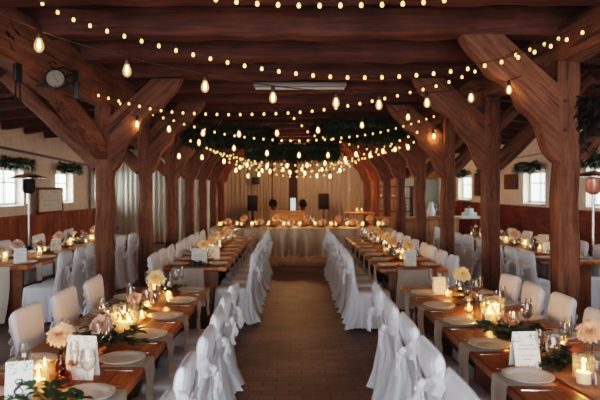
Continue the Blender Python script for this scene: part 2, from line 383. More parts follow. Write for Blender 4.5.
for i in range(18):
    y = 3.45 + 1.05*i
    if y > 22: break
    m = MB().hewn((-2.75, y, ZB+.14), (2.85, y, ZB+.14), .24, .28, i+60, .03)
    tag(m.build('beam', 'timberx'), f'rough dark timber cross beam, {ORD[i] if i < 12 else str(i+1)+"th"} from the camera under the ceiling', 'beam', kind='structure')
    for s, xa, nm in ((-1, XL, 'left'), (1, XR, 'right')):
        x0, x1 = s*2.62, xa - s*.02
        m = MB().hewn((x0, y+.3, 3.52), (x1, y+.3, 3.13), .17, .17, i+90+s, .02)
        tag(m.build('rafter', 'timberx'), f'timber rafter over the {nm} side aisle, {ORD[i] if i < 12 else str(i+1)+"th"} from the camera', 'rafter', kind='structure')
tag(MB().hewn((XPL, 2.2, 3.11), (XPL, 22.3, 3.11), .24, .48, 5, .02, 90).build('beam', 'timbery'), 'deep hewn wall plate beam running over the left pillar row', 'beam', kind='structure')
tag(MB().hewn((XPR, 2.2, 3.16), (XPR, 22.3, 3.16), .24, .34, 6, .02, 90).build('beam', 'timbery'), 'hewn wall plate beam running over the right pillar row', 'beam', kind='structure')
m = MB()   # long brace carrying the left plate where the front pillar is missing
m.hewn((XPL-.02, 5.15, 2.98), (XPL-.02, 6.4, 2.78), .2, .22, 12, .02).hewn((XPL-.02, 6.1, 2.82), (XPL-.02, 7.7, 2.25), .18, .22, 14, .015)
tag(m.build('beam', 'timbery'), 'bent long brace running from the first left pillar up to the plate', 'beam', kind='structure')

# ------------------------------------------------------------------ chairs
def make_chair(seed, name='banquet_chair'):
    r = random.Random(seed); e = thing(name, None, 'chair')
    n = 48; ph = [r.uniform(0, 2*PI) for _ in range(5)]; nf = r.choice([9, 10, 11]); tw = r.uniform(-.015, .015)
    rings = []; zs = [.945, .943, .935, .915, .895, .87, .84, .79, .75, .72, .69, .64, .58, .5, .42, .34, .26, .18, .11, .05, .012]
    for z in zs:
        up = max(0, min(1, (z-.45)/.5))
        w = .198 + .022*up; d = .034
        if z > .89: q = (z-.89)/.055; w *= (1-.15*q**3); d *= max(.12, math.sqrt(max(0, 1-q**2)))
        x0 = -.235 - .075*up
        if z < .45: fl = (.45-z)/.45; w += .03*fl; d += .035*fl; x0 -= .02*fl + (.05*max(0, (.2-z)/.2)**1.5)
        cin = math.exp(-((z-.72)/.05)**2); w -= .012*cin; d -= .006*cin
        amp = .004 + (.026*((.72-z)/.72)**.8 if z < .72 else .009*(.95-z)/.22)
        ring = []
        for j in range(n):
            a = 2*PI*j/n; c, s_ = math.cos(a), math.sin(a)
            u = math.copysign(abs(c)**.55, c)*d; v = math.copysign(abs(s_)**.5, s_)*w
            f = amp*(math.sin(nf*a+ph[0]+z*2.2)+.6*math.sin((nf+4)*a+ph[1]-z*3)+.5*math.sin(3*a+ph[2]+5*z))
            if c > 0 and z > .5: f *= .25
            elif c < .3 and .05 < z < .93: f += .020*noise.noise(Vector((v*9+seed, z*5, seed)))+.012*noise.noise(Vector((v*20+seed, z*11, seed)))
            g = 1. if z < .5 else .7
            ring.append((x0+u+f*g*(c if abs(c) > .3 else .5*math.copysign(1, c)), v+f*.45*s_ + tw*(1-up), z + (.012*math.sin(2*a+ph[3]) if z < .05 else 0) - (.012*math.sin(a*1+ph[4]) if z > .85 else 0)))
        rings.append(ring)
    MB().loft(rings).build('back_cover', 'chair', e, angle=80)
    rings = []; n = 56; sx, sy = .225, .222
    for z, k in ((.492, .0), (.490, .55), (.484, .86), (.470, .97), (.44, 1.0), (.38, 1.012), (.30, 1.03), (.2, 1.05), (.1, 1.07), (.03, 1.09)):
        ring = []; amp = 0 if z > .45 else .02*((.45-z)/.42)**.6
        for j in range(n):
            a = 2*PI*j/n; c, s_ = math.cos(a), math.sin(a)
            u = math.copysign(abs(c)**.45, c)*sx*k; v = math.copysign(abs(s_)**.45, s_)*sy*k
            f = amp*(math.sin(17*a+ph[1])+.6*math.sin(11*a+ph[2]+z*4))
            ring.append((-.01+u+f*c, v+f*s_, z))
        rings.append(ring)
    MB().loft(rings, True, False).build('seat_cover', 'chair', e, angle=80)
    m = MB(); yk = r.uniform(-.06, .06); zk = .72+r.uniform(-.03, .03); xk = -.345   # tied sash: knot and hanging tails
    k = bmesh.new(); bmesh.ops.create_icosphere(k, subdivisions=2, radius=1)
    m.add([(xk+v.co.x*.034*(1+.3*noise.noise(v.co*2+Vector((seed, 0, 0)))), yk+v.co.y*.046*(1+.35*noise.noise(v.co*2.5)), zk+v.co.z*.036*(1+.3*noise.noise(v.co*3))) for v in k.verts], [[v.index for v in f.verts] for f in k.faces]); k.free()
    kn = m.build('sash_knot', 'chair', e)
    for sg in (-1, 1):
        L = r.uniform(.1, .2); dy = sg*r.uniform(.03, .09)
        def tail(u, v, L=L, dy=dy, sg=sg):
            w = .022+.05*v; return (xk-.012-.015*math.sin(v*5+sg)-.03*v+.014*math.sin(u*7+v*3), yk+dy*v+(u-.5)*w*1.6, zk-.01-L*v)
        MB().grid(tail, 6, 10).build('sash_tail', 'chair', e, angle=80)
        def swag(u, v, sg=sg):
            yy = yk+(sg*.226-yk)*v; w = .028+.05*v
            return (-.322+.0-.02*(1-v)+.012*math.sin(u*9+v*4)-.004 + .03*max(0, v-.8)*5*.9, yy, zk+(u-.5)*w*1.7+.08*v*v)
        MB().grid(swag, 6, 10).build('sash_fold', 'chair', e, angle=80)
    return Kind(e)
CH = [make_chair(s) for s in (3, 11, 23, 42)]

# ------------------------------------------------------------------ tables and tableware
TAB = {}
def long_table(key, label, x0, x1, y0, y1, pan=.62):
    xc, yc, w, L = (x0+x1)/2, (y0+y1)/2, x1-x0, y1-y0
    e = thing('long_table', label, 'table', (xc, yc, 0))
    MB().box((0, 0, .7225), (w, L, .055), .006).build('tabletop', 'top', e, angle=30)
    ends = [-L/2+.14, L/2-.14] if L < 4.2 else [-L/2+.14, 0, L/2-.14]
    for yy in ends: MB().box((0, yy, .35), (pan*w/.88, .06, .69), .006).build('panel_leg', 'tleg', e, angle=30)
    MB().box((0, 0, .30), (.07, L-.36, .1), .006).build('stretcher', 'tleg', e, angle=30)
    TAB[key] = (x0, x1, y0, y1); return e
long_table('L1', 'rustic oak table nearest the camera on the left of the aisle', -1.72, -.877, 1.95, 6.25)
long_table('R1', 'rustic oak table nearest the camera on the right of the aisle', 1.154, 2.05, 1.95, 6.25)
long_table('L2', 'second rustic oak table along the left of the aisle, before the head table', -1.72, -.877, 7.8, 12.9)
long_table('R2', 'second rustic oak table along the right of the aisle, before the head table', 1.154, 2.05, 7.65, 12.9)
long_table('L3', 'oak table in the left side aisle under the windows', -4.5, -3.59, 7.95, 13.4)
long_table('R3', 'oak table in the right side aisle by the red wainscot', 3.65, 4.55, 8.5, 13.6)
TN = {'L1': 'left front long table', 'R1': 'right front long table', 'L2': 'left rear long table', 'R2': 'right rear long table', 'L3': 'table under left windows', 'R3': 'table by right wall'}

# plates, napkins, glasses, cutlery
def lathe_thing(name, cat, parts):
    e = thing(name, None, cat)
    for pn, prof, mt, n in parts: MB().lathe(prof, n).build(pn, mt, e, angle=50)
    return Kind(e)
def one(name, cat, mb, mt, angle=50):
    o = mb.build(name, mt, angle=angle); tag(o, None, cat); return Kind(o)
PLATE = one('plate', 'plate', MB().lathe([(.0, .006), (.05, .006), (.075, .004), (.08, .0), (.085, .001), (.10, .009), (.133, .019), (.139, .021), (.140, .024), (.136, .026), (.10, .016), (.086, .009), (.07, .009), (.0, .010)], 40), 'plate')
def wine(sc=1., flute=False):
    e = thing('champagne_flute' if flute else 'wine_glass', None, 'glass'); MBb = MB()
    if flute: bowl = [(.004, .085), (.014, .10), (.022, .13), (.026, .17), (.025, .21), (.022, .235), (.020, .235), (.023, .20), (.024, .17), (.02, .13), (.01, .105), (.0, .10)]; st = .085
    else: bowl = [(.004, .095), (.02, .105), (.036, .125), (.042, .15), (.040, .18), (.033, .215), (.031, .215), (.038, .18), (.040, .15), (.034, .127), (.018, .109), (.0, .104)]; st = .095
    MB().lathe(bowl, 20).build('bowl', 'glass', e)
    MB().lathe([(.0037, .004), (.0034, .03), (.0034, st-.01), (.005, st+.004)], 8).build('stem', 'glass', e)
    MB().lathe([(.0, 0), (.034, 0), (.035, .002), (.02, .004), (.004, .008), (.0, .008)], 20).build('foot', 'glass', e)
    return Kind(e)
WINE, FLUTE = wine(), wine(flute=True)
def water():
    return one('tumbler', 'glass', MB().lathe([(.0, .0), (.03, 0), (.033, .01), (.037, .095), (.035, .095), (.031, .012), (.0, .01)], 20), 'glass')
TUMB = water()
def cutlery(kind):
    m = MB()
    if kind == 'knife':
        m.add([(-.006, -.11, .0), (.006, -.11, 0), (.007, 0, 0), (.010, .06, 0), (.004, .115, 0), (-.006, .1, 0), (-.007, 0, 0)] + [(-.005, -.11, .004), (.005, -.11, .004), (.006, 0, .003), (.008, .06, .002), (.004, .114, .002), (-.005, .1, .002), (-.006, 0, .003)],
              [(0,1,2,3,4,5,6), (13,12,11,10,9,8,7)] + [(i, i+7, (i+1) % 7+7, (i+1) % 7) for i in range(7)])
    else:
        m.box((0, -.05, .002), (.009, .12, .004), .001).box((0, .022, .003), (.012, .03, .003), .001).box((0, .045, .004), (.024, .022, .003), .001)
        for k in (-.009, -.003, .003, .009): m.box((k, .075, .005), (.0035, .045, .002))
    return one(kind, 'cutlery', m, 'steel')
KNIFE, FORK = cutlery('knife'), cutlery('fork')
def napkin(seed):
    r = random.Random(seed); dr = r.uniform(.24, .32); wd = .23
    prof = [(-.26, .0015)] + [(-.26+.05*i, .0015) for i in range(1, 6)] + [(.0, .0015), (.006, .0), (.012, -.012), (.014, -.05)] + [(.014+.004*math.sin(i*1.3), -.05-(dr-.05)*i/6) for i in range(1, 7)]
    def fn(u, v):
        i = u*(len(prof)-1); k = min(int(i), len(prof)-2); t = i-k
        x = prof[k][0]*(1-t)+prof[k+1][0]*t; z = prof[k][1]*(1-t)+prof[k+1][1]*t
        f = max(0, -z)/dr
        return (x + .01*f*math.sin(v*9+seed), (v-.5)*wd*(1-.12*f) + .012*f*math.sin(seed), z)
    return one('napkin', 'napkin', MB().grid(fn, len(prof)-1, 8), 'linen', 80)
NAP = [napkin(s) for s in (1, 2, 3)]

def place(key, y, side, num, full=True, glasses=True, rr=rnd):
    """side -1: toward negative x edge, +1: toward positive x edge"""
    x0, x1, _, _ = TAB[key]; xe = x1 if side > 0 else x0; s = side
    aisle = (key[0] == 'L') == (side > 0)
    sn = 'aisle-side' if aisle else 'outer'
    where = f'at {ORD[num]} {sn} place of {TN[key]}'
    z = .75
    jx, jy = rr.uniform(-.012, .012), rr.uniform(-.012, .012)
    NAP[num % 3].put((xe, y, z), 0 if s > 0 else PI, f'grey linen napkin under the plate {where}', 'linen napkins under the plates')
    PLATE.put((xe - s*.155+jx, y+jy, z+.003), 0, f'pale stoneware plate {where}', 'stoneware plates on the long tables')
    if glasses and where != 'at first aisle-side place of left front long table':
        gx, gy = (.19, .11) if where == 'at second aisle-side place of left front long table' else (.33+rr.uniform(0, .03), .10+rr.uniform(-.02, .02))
        WINE.put((xe - s*gx, y+gy, z), rr.uniform(0, 6), f'clear wine glass {where}', 'wine glasses on the long tables')
        FLUTE.put((xe - s*(.27+rr.uniform(0, .03)), y+.19+rr.uniform(-.015, .015), z), rr.uniform(0, 6), f'slim champagne flute {where}', 'champagne flutes on the long tables')
    if full:
        KNIFE.put((xe - s*.15, y+s*.18, z), PI/2*s+rr.uniform(-.05, .05), f'steel knife {where}', 'table knives')
        FORK.put((xe - s*.15, y-s*.18, z), PI/2*s+rr.uniform(-.05, .05), f'steel fork {where}', 'table forks')
def chair_at(key, y, side, num, off, group='white covered chairs at the long tables'):
    x0, x1, _, _ = TAB[key]; aisle = (key[0] == 'L') == (side > 0); xe = x1 if side > 0 else x0
    sn = 'aisle side' if aisle else 'outer side'
    # chair back at local x=-0.31; back stands `off` outside the table edge
    x = xe + side*(off-.31); rz = PI if side > 0 else 0
    CH[(num*7+len(key)+ord(key[1])*3+(side > 0)) % 4].put((x+rnd.uniform(-.012, .012), y+rnd.uniform(-.02, .02), 0), rz+rnd.uniform(-.05, .05),
        f'white covered chair, {ORD[num]} from camera on {sn} of {TN[key]}', group)
spec = {
 'L1': dict(pin=[2.33, 2.94, 3.55, 4.14, 4.76, 5.42, 5.98], pout=[2.9, 3.5, 4.2, 4.9, 5.6], cin=[2.33, 2.93, 3.53, 4.13, 4.73, 5.3], cout=[2.95, 3.58, 4.22, 4.92, 5.6], oi=.36, oo=.21),
 'R1': dict(pin=[2.6, 3.22, 3.88, 4.55, 5.17, 5.8], pout=[2.9, 3.55, 4.15, 4.72, 5.28, 5.82], cin=[2.0, 2.6, 3.22, 3.85, 4.5, 5.14], cout=[3.5, 4.12, 4.7, 5.25, 5.8], oi=.40, oo=.13),
 'L2': dict(pin=[8.1+.62*i for i in range(8)], pout=[8.1+.62*i for i in range(8)], cin=[7.95, 8.58, 9.2, 9.82, 10.45, 11.1, 11.7, 12.35], cout=[7.7, 8.25, 8.85, 9.5, 10.1, 10.7, 11.3, 12.], oi=.38, oo=.13),
 'R2': dict(pin=[8.0+.62*i for i in range(8)], pout=[8.0+.62*i for i in range(8)], cin=[7.62, 8.25, 8.88, 9.5, 10.1, 10.75, 11.4, 12., 12.6], cout=[7.55, 8.1, 8.7, 9.3, 9.9, 10.6, 11.3, 12.], oi=.40, oo=.05),
 'L3': dict(pin=[8.25+.64*i for i in range(8)], pout=[8.25+.64*i for i in range(8)], cin=[8.0, 8.5, 9.1, 9.8, 10.6, 11.3, 12.0], cout=[9.6, 10.9, 12.4], oi=.50, oo=.25),
 'R3': dict(pin=[8.8+.64*i for i in range(7)], pout=[8.8+.64*i for i in range(7)], cin=[8.05, 8.6, 9.3, 10.0, 10.7, 11.4, 12.2, 13.], cout=[8.9, 9.6, 10.3, 11.0, 11.8, 12.6], oi=.42, oo=.2),
}
for key, d in spec.items():
    ins = 1 if key[0] == 'L' else -1; near = key[1] == '1'
    for i, y in enumerate(d['pin']): place(key, y, ins, i, near)
    for i, y in enumerate(d['pout']): place(key, y, -ins, i, near)
    for i, y in enumerate(d['cin']): chair_at(key, y, ins, i, d['oi'])
    for i, y in enumerate(d['cout']): chair_at(key, y, -ins, i, d['oo'])

# table runners
def runner(key, label, w=.24, drop=.0, mt='gauze', seed=1):
    x0, x1, y0, y1 = TAB[key]; xc = (x0+x1)/2; m = MB(); nv = int((y1-y0)/.08)
    def fn(u, v):
        yy = (v)*(y1-y0-.02)+.01; q = noise.noise(Vector((seed, yy*1.7, u)))
        return (xc+(u-.5)*w*(1+.25*q)+.03*math.sin(yy*1.9+seed), y0+yy, .753+.006*(1+noise.noise(Vector((u*6, yy*5, seed)))))
    m.grid(fn, 10, nv)
    tag(m.build('table_runner', mt, angle=80), label, 'runner')
for k in ('L1', 'R1', 'L2', 'R2', 'L3', 'R3'): runner(k, f'dusty rose gauze runner down the middle of {TN[k]}', seed=ord(k[0])+int(k[1]))
def end_cloth(key, label, w, drop, on=.14, dx=0., flare=.1):
    x0, x1, y0, _ = TAB[key]; xc = (x0+x1)/2+dx; m = MB()
    def fn(u, v):
        t = v*(on+drop); wd = w
        if t < on: y, z = y0+on-t, .7525
        else:
            h = t-on; y = y0-.006-.02*min(1, h/.1)-flare*(h/drop)**2; z = .7525-h; wd = w*(1+.25*h/drop)
        f = max(0, t-on)/drop
        return (xc+(u-.5)*wd, y+.025*f*math.sin(u*19+1), z)
    m.grid(fn, 24, 16); tag(m.build('linen_runner', 'linen', angle=80), label, 'runner')
end_cloth('L2', 'grey linen cloth hanging over the near end of left rear long table', .42, .5, dx=-.1)
end_cloth('R2', 'grey linen cloth hanging over the near end of right rear long table', .42, .5)
end_cloth('L3', 'long grey linen cloth hanging to the floor at near end of left window table', .5, .72, dx=-.05, flare=.28)

# candles
def make_pillar(r, h, name='pillar_candle'):
    e = thing(name, None, 'candle')
    MB().lathe([(.0, .0), (r*.98, 0), (r, .004), (r, h-.006), (r*.93, h), (r*.7, h-.004), (.0, h-.008)], 24).build('wax', 'wax', e)
    MB().tube([(0, 0, h-.008), (.001, 0, h+.006), (.002, 0, h+.013)], .0012, 6).build('wick', 'wick', e)
    MB().lathe([(.0005, h+.004), (.005, h+.010), (.0078, h+.018), (.0066, h+.030), (.0035, h+.043), (.0004, h+.054)], 12).build('flame', 'flame', e)
    return Kind(e)
PIL, PILS, TEA = make_pillar(.036, .058), make_pillar(.027, .06), make_pillar(.019, .018, 'tealight')
def hurricane(r, h):
    return one('hurricane_glass', 'candle glass', MB().lathe([(.0, .0), (r, 0), (r, h), (r-.004, h), (r-.004, .008), (.0, .008)], 32), 'hglass')
HUR, HURB, VOT = hurricane(.056, .15), hurricane(.092, .185), hurricane(.034, .065)
NLIGHT = [0]
def candle(kind, glass, x, y, label, glabel, z=.75, group='lit candles on the tables', power=1.3, gz=.008, lamp=True):
    kind.put((x, y, z+gz), 0, label, group)
    if glass: glass.put((x, y, z), 0, glabel, 'candle glasses on the tables')
    if lamp:
        hh = {id(PIL): .058, id(PILS): .06, id(TEA): .018}[id(kind)]
        light('candlelight', (x, y, z+gz+hh+.035), power*3.4, (1, .41, .12), .012); NLIGHT[0] += 1

# flowers
def petal_rings(m, rings, R, c=(0,0,0), tilt=None, wid=.28, cup=.35, seed=0, point=.9):
    r = random.Random(seed); mx0 = Matrix.Translation(c) @ (tilt or Matrix())
    for (n, elev, ln, off) in rings:
        for k in range(n):
            a = 2*PI*(k+off)/n + r.uniform(-.08, .08); L = R*ln*r.uniform(.9, 1.08); el = elev + r.uniform(-.1, .1)
            mx = mx0 @ Matrix.Rotation(a, 4, 'Z') @ Matrix.Rotation(-el, 4, 'Y')
            W = L*wid
            def fn(u, v):
                t = v; w = W*math.sin(PI*min(1, (t*.86+.1)))**.8*(1 if t < .97 else .3); s = u-.5
                return (L*t, s*2*w*.5*2, (abs(s)*2)**2*w*cup*1.8 + L*.10*math.sin(t*PI) - L*.10*t*t)
            m.add([fn(i/2, j/4) for i in range(3) for j in range(5)], [(i*5+j, (i+1)*5+j, (i+1)*5+j+1, i*5+j+1) for i in range(2) for j in range(4)], mx)
    return m
DAHL = [(12, -.35, .95, 0), (13, -.05, 1., .5), (13, .25, .97, .2), (12, .55, .9, .6), (10, .85, .78, .1), (8, 1.1, .62, .4), (5, 1.3, .5, .2)]
DAIS = [(15, -.05, 1., 0), (15, .18, .95, .5), (12, .42, .7, .3)]
ROSE = [(7, .45, .95, 0), (7, .8, .95, .5), (6, 1.05, .9, .2), (5, 1.25, .85, .6), (3, 1.4, .8, .2)]
def leaf_mesh(m, base, d, L, W, seed=0, droop=.3, nrm=Vector((0,0,1))):
    d = Vector(d).normalized(); sd = d.cross(nrm); sd = sd.normalized() if sd.length > .05 else d.cross(Vector((0, 1, 0))).normalized(); up = sd.cross(d)
    vs = []
    for t in (0, .22, .5, .78, 1.):
        w = W*math.sin(PI*(t*.9+.06))**.9/2 if t < 1 else .001
        c = Vector(base)+d*L*t - Vector((0,0,1))*droop*L*t*t
        vs += [tuple(c-sd*w+up*w*.35), tuple(c), tuple(c+sd*w+up*w*.35)]
    return m.add(vs, [(3*i+j, 3*i+j+1, 3*i+j+4, 3*i+j+3) for i in range(4) for j in range(2)])
def make_bloom(name, rings, R, mt, wid, seed, stem=.12, tilt=.5, point=.9, lv=3):
    e = thing(name, None, 'flower'); r = random.Random(seed)
    T = Matrix.Rotation(tilt, 4, 'X') @ Matrix.Rotation(r.uniform(-.2, .2), 4, 'Y')
    hd = Vector((0, -.02, stem))
    petal_rings(MB(), rings, R, hd, T, wid, .35, seed).build('petals', mt, e, angle=80)
    if rings is not ROSE:
        MB().lathe([(.0, .03), (R*.2, .026), (R*.26, .012), (R*.12, -.01), (0, -.012)], 12, mx=Matrix.Translation(hd) @ T).build('flower_heart', 'fcenter' if mt == 'yellow' else mt, e)
    MB().tube([(0, 0, .01), (.004, 0, stem*.5), hd], .003, 6).build('stalk', 'stem', e)
    for k in range(lv):
        a = r.uniform(0, 2*PI); m = MB(); leaf_mesh(m, (0, 0, stem*.65), (math.cos(a), math.sin(a), .6), R*.8, R*.38); m.build('leaf', 'leaf', e, angle=80)
    return Kind(e)
DAHLIA_P = make_bloom('dahlia', DAHL, .078, 'peach', .26, 1, .17, .75)
DAHLIA_B = make_bloom('dahlia', DAHL, .080, 'blush', .25, 5, .10, .6)
DAHLIA_Y = make_bloom('dahlia', DAHL[:5], .082, 'yellow', .26, 9, .19, .95)
ROSE_W = make_bloom('rose', ROSE, .045, 'white', .62, 13, .08, .35)
ROSE_P = make_bloom('rose', ROSE, .045, 'peach', .62, 17, .07, .35)
def make_greens(seed, nst=12, L=.2, mt='leaf', cat='greenery', name='greenery_bunch', lw=.75):
    e = thing(name, None, cat); r = random.Random(seed); st = MB(); lf = MB()
    for k in range(nst):
        a = 2*PI*k/nst + r.uniform(-.4, .4); el = r.uniform(.15, .9); l = L*r.uniform(.7, 1.2)
        pts = [Vector((math.cos(a)*math.cos(el)*l*t, math.sin(a)*math.cos(el)*l*t, .008+math.sin(el)*l*t*(1-.45*t))) for t in (0, .25, .5, .75, 1)]
        st.tube(pts, .0022, 5)
        for q in range(10):
            t = .15+.85*q/9; i = min(3, int(t*4)); p = pts[i].lerp(pts[i+1], t*4-i); b = a + (1 if q % 2 else -1)*r.uniform(.5, 1.2)
            leaf_mesh(lf, p, (math.cos(b), math.sin(b), r.uniform(.0, .8)), L*r.uniform(.22, .34), L*lw*r.uniform(.2, .32), droop=.25)
        leaf_mesh(lf, pts[-1], (math.cos(a), math.sin(a), .2), L*.3, L*lw*.28)
    st.build('stems', 'stem', e); o = lf.build('foliage', mt, e, angle=80)
    for x in (e.children): x['kind'] = 'stuff' if x.name.startswith('foliage') else 'thing'
    return Kind(e)
GR = [make_greens(2), make_greens(4, 13, .16, 'leaf2', lw=1.1), make_greens(8, 11, .2, 'leaf', lw=.7)]
def bottle(name, prof, mt='glass'): return one(name, 'vase', MB().lathe(prof, 20), mt)
VASE = bottle('bud_vase', [(0, 0), (.028, 0), (.03, .006), (.03, .07), (.014, .095), (.012, .125), (.015, .13), (.012, .13), (.010, .095), (.026, .07), (.026, .01), (0, .01)], 'amberglass')
VASET = bottle('bud_vase', [(0, 0), (.03, 0), (.033, .01), (.034, .09), (.031, .14), (.028, .14), (.03, .09), (.029, .012), (0, .01)])
FLASK = bottle('round_bottle', [(0, 0), (.022, 0), (.040, .02), (.044, .04), (.036, .062), (.014, .078), (.012, .10), (.016, .104), (.012, .104), (.010, .08), (.032, .06), (.038, .04), (0, .012)], 'amberglass')
BOT = bottle('wine_bottle', [(0, 0), (.036, 0), (.037, .01), (.037, .17), (.03, .2), (.014, .23), (.013, .29), (.015, .3), (0, .3)])

# ---------------- centre pieces: front tables
DZ = .7535
def flower_in(kind, vase, x, y, what, where, rz=0., vh=.0, sc=None, z=DZ):
    if vase: vase.put((x, y, z), 0, f'bottle vase under {what} {where}', 'bottle vases')
    kind.put((x, y, z+vh), rz, f'{what} {where}', 'flowers on the tables', sc)
candle(PIL, HUR, -1.305, 3.0, 'lit ivory pillar candle beside the number 8 card', 'clear glass cylinder round the candle beside the 8 card', DZ)
flower_in(DAHLIA_P, VASE, -1.315, 3.32, 'peach dahlia', 'behind the candle by the number 8 card', .2, .05)
FLASK.put((-1.225, 3.13, DZ), 0, 'round amber bottle right of the number 8 card', 'bottle vases')
GR[0].put((-1.17, 2.80, DZ), 1., 'dark leaf sprigs lying in front of the number 8 card', 'greenery bunches')
ROSE_P.put((-1.20, 3.24, DZ), 0, 'small peach rose by the near left menu card', 'flowers on the tables')
candle(TEA, VOT, -1.32, 3.72, 'tealight behind the near left menu card', 'votive glass behind the near left menu card', DZ, power=.8)
GR[1].put((-1.33, 4.02, DZ), 0, 'eucalyptus bunch before the three-flame hurricane on left front table', 'greenery bunches')
GR[0].put((-1.18, 3.98, DZ), 2., 'dark leaf bunch beside the white dahlia on left front table', 'greenery bunches', 1.05)
flower_in(DAHLIA_B, None, -1.29, 3.96, 'large blush dahlia', 'lying among leaves before the wide hurricane', .1, .03)
HURB.put((-1.235, 4.33, DZ), 0, 'wide glass hurricane with three candles on left front table', 'candle glasses on the tables')
for k, (dx, dy) in enumerate(((-.035, -.02), (.035, -.025), (.0, .04))):
    candle(PILS, None, -1.235+dx, 4.33+dy, ('left','right','rear')[k] + ' candle in the wide hurricane on left front table', None, DZ, power=.9)
GR[1].put((-1.36, 4.95, DZ), 0, 'eucalyptus bunch beneath the tall dahlia on left front table', 'greenery bunches')
flower_in(DAHLIA_B, None, -1.36, 5.02, 'low blush dahlia', 'beneath the tall pale dahlia on left front table', .4, .03, .8)
flower_in(DAHLIA_Y, VASET, -1.235, 5.3, 'tall pale apricot dahlia', 'in a vase on left front table', .3, .055)
candle(TEA, VOT, -1.25, 5.06, 'tealight beneath the tall dahlia on left front table', 'votive glass beneath the tall dahlia on left front table', DZ)
candle(PIL, HUR, -1.33, 5.62, 'pillar candle behind the tall dahlia on left front table', 'glass cylinder behind the tall dahlia on left front table', DZ)
GR[2].put((-1.27, 5.95, DZ), 0, 'leafy sprig bunch at the far end of left front table', 'greenery bunches', .8)
# right
candle(PIL, HUR, 1.565, 3.13, 'lit pillar candle nearest the camera on right front table', 'glass cylinder nearest the camera on right front table', DZ)
flower_in(DAHLIA_P, VASET, 1.74, 3.42, 'peach dahlia with yellow heart', 'behind the nearest candle on right front table', -.3, .045)
GR[0].put((1.60, 3.48, DZ), .4, 'dark leaf bunch behind the right menu card', 'greenery bunches')
ROSE_P.put((1.55, 3.72, DZ), .5, 'peach rose among leaves behind right menu card', 'flowers on the tables', 1.2)
ROSE_W.put((1.62, 3.64, DZ), .5, 'white rose among leaves behind right menu card', 'flowers on the tables', 1.2)
candle(TEA, VOT, 1.49, 3.78, 'tealight behind the right front menu card', 'votive glass behind the right front menu card', DZ)
GR[1].put((1.52, 4.12, DZ), .4, 'large eucalyptus bunch before the wide hurricane on right front table', 'greenery bunches', 1.25)
GR[2].put((1.60, 4.10, DZ), 1.4, 'dark spreading leaves before the wide hurricane on right front table', 'greenery bunches', 1.0)
HURB.put((1.585, 4.62, DZ), 0, 'wide glass hurricane with three candles on right front table', 'candle glasses on the tables')
for k, (dx, dy) in enumerate(((-.035, -.02), (.035, -.025), (.0, .04))):
    candle(PILS, None, 1.585+dx, 4.62+dy, ('left','right','rear')[k] + ' candle in the wide hurricane on right front table', None, DZ, power=.9)
flower_in(DAHLIA_Y, VASET, 1.585, 5.45, 'tall apricot dahlia with yellow heart', 'in a vase on right front table', -.1, .06)
GR[2].put((1.68, 5.35, DZ), 0., 'leafy branches right of the apricot dahlia on right front table', 'greenery bunches', .9)
ROSE_P.put((1.60, 5.2, DZ), .5, 'peach rose in front of apricot dahlia on right front table', 'flowers on the tables', 1.2)
ROSE_P.put((1.52, 5.1, DZ), .9, 'second small peach rose before apricot dahlia on right front table', 'flowers on the tables', 1.)
candle(TEA, VOT, 1.50, 5.62, 'tealight behind the apricot dahlia on right front table', 'votive glass behind the apricot dahlia on right front table', DZ)
candle(PIL, HUR, 1.50, 5.98, 'pillar candle at the far end of right front table', 'glass cylinder at the far end of right front table', DZ)
for i, (x, y) in enumerate(((-1.42, 3.35), (-1.2, 4.66), (-1.40, 4.62), (-1.18, 5.55))):
    candle(TEA, VOT, x, y, f'{ORD[i]} loose tealight from the camera on left front table', f'votive glass of {ORD[i]} loose tealight on left front table', DZ)
for i, (x, y) in enumerate(((1.78, 3.85), (1.5, 4.95), (1.72, 4.95), (1.66, 5.75))):
    candle(TEA, VOT, x, y, f'{ORD[i]} loose tealight from the camera on right front table', f'votive glass of {ORD[i]} loose tealight on right front table', DZ)
# rear tables and side tables
for key in ('L2', 'R2', 'L3', 'R3'):
    x0, x1, y0, y1 = TAB[key]; xc = (x0+x1)/2; r = random.Random(ord(key[0])+ord(key[1])); nn = 6; lamp = 1
    for i in range(nn):
        y = y0+.42+(y1-y0-.6)*i/nn; w = f'{ORD[i]} along {TN[key]}'
        candle(PIL, HUR, xc+r.uniform(-.08, .08), y, f'lit pillar candle, {w}', f'glass candle cylinder, {w}', DZ, power=2.2)
        candle(TEA, VOT, xc+r.uniform(-.1, .1), y+.42, f'small tealight, {w}', f'small votive glass, {w}', DZ, lamp=False)
        if key[1] == '2':
            flower_in(DAHLIA_Y if i % 2 == 0 else DAHLIA_P, VASET, xc+(.02 if key[0] == 'L' else .0)+r.uniform(-.05, .05), y+.22, ('apricot' if i % 2 == 0 else 'peach')+' dahlia', w, r.uniform(-.5, .5), .06)
        else: flower_in(ROSE_W if i % 2 else DAHLIA_B, VASET, xc+r.uniform(-.06, .06), y+.22, 'white rose' if i % 2 else 'blush dahlia', w, 0, .1, 1.25)
        GR[i % 3].put((xc+r.uniform(-.05, .05), y+.3, DZ), r.uniform(0, 6), f'leafy greenery bunch, {w}', 'greenery bunches', .75)
    BOT.put((xc+.12, y0+1.7, DZ), 0, f'clear bottle standing on the {TN[key]}', 'bottles on the tables')
    TUMB.put((xc-.17, y0+1.3, .75), 0, f'water tumbler standing on the {TN[key]}', 'tumblers')
    BOT.put((xc-.1, y0+3.1, DZ), 0, f'clear bottle farther along the {TN[key]}', 'bottles on the tables')
GR[1].put((-1.3, 7.98, DZ), 0, 'eucalyptus bunch at the near end of left rear table', 'greenery bunches', .8)

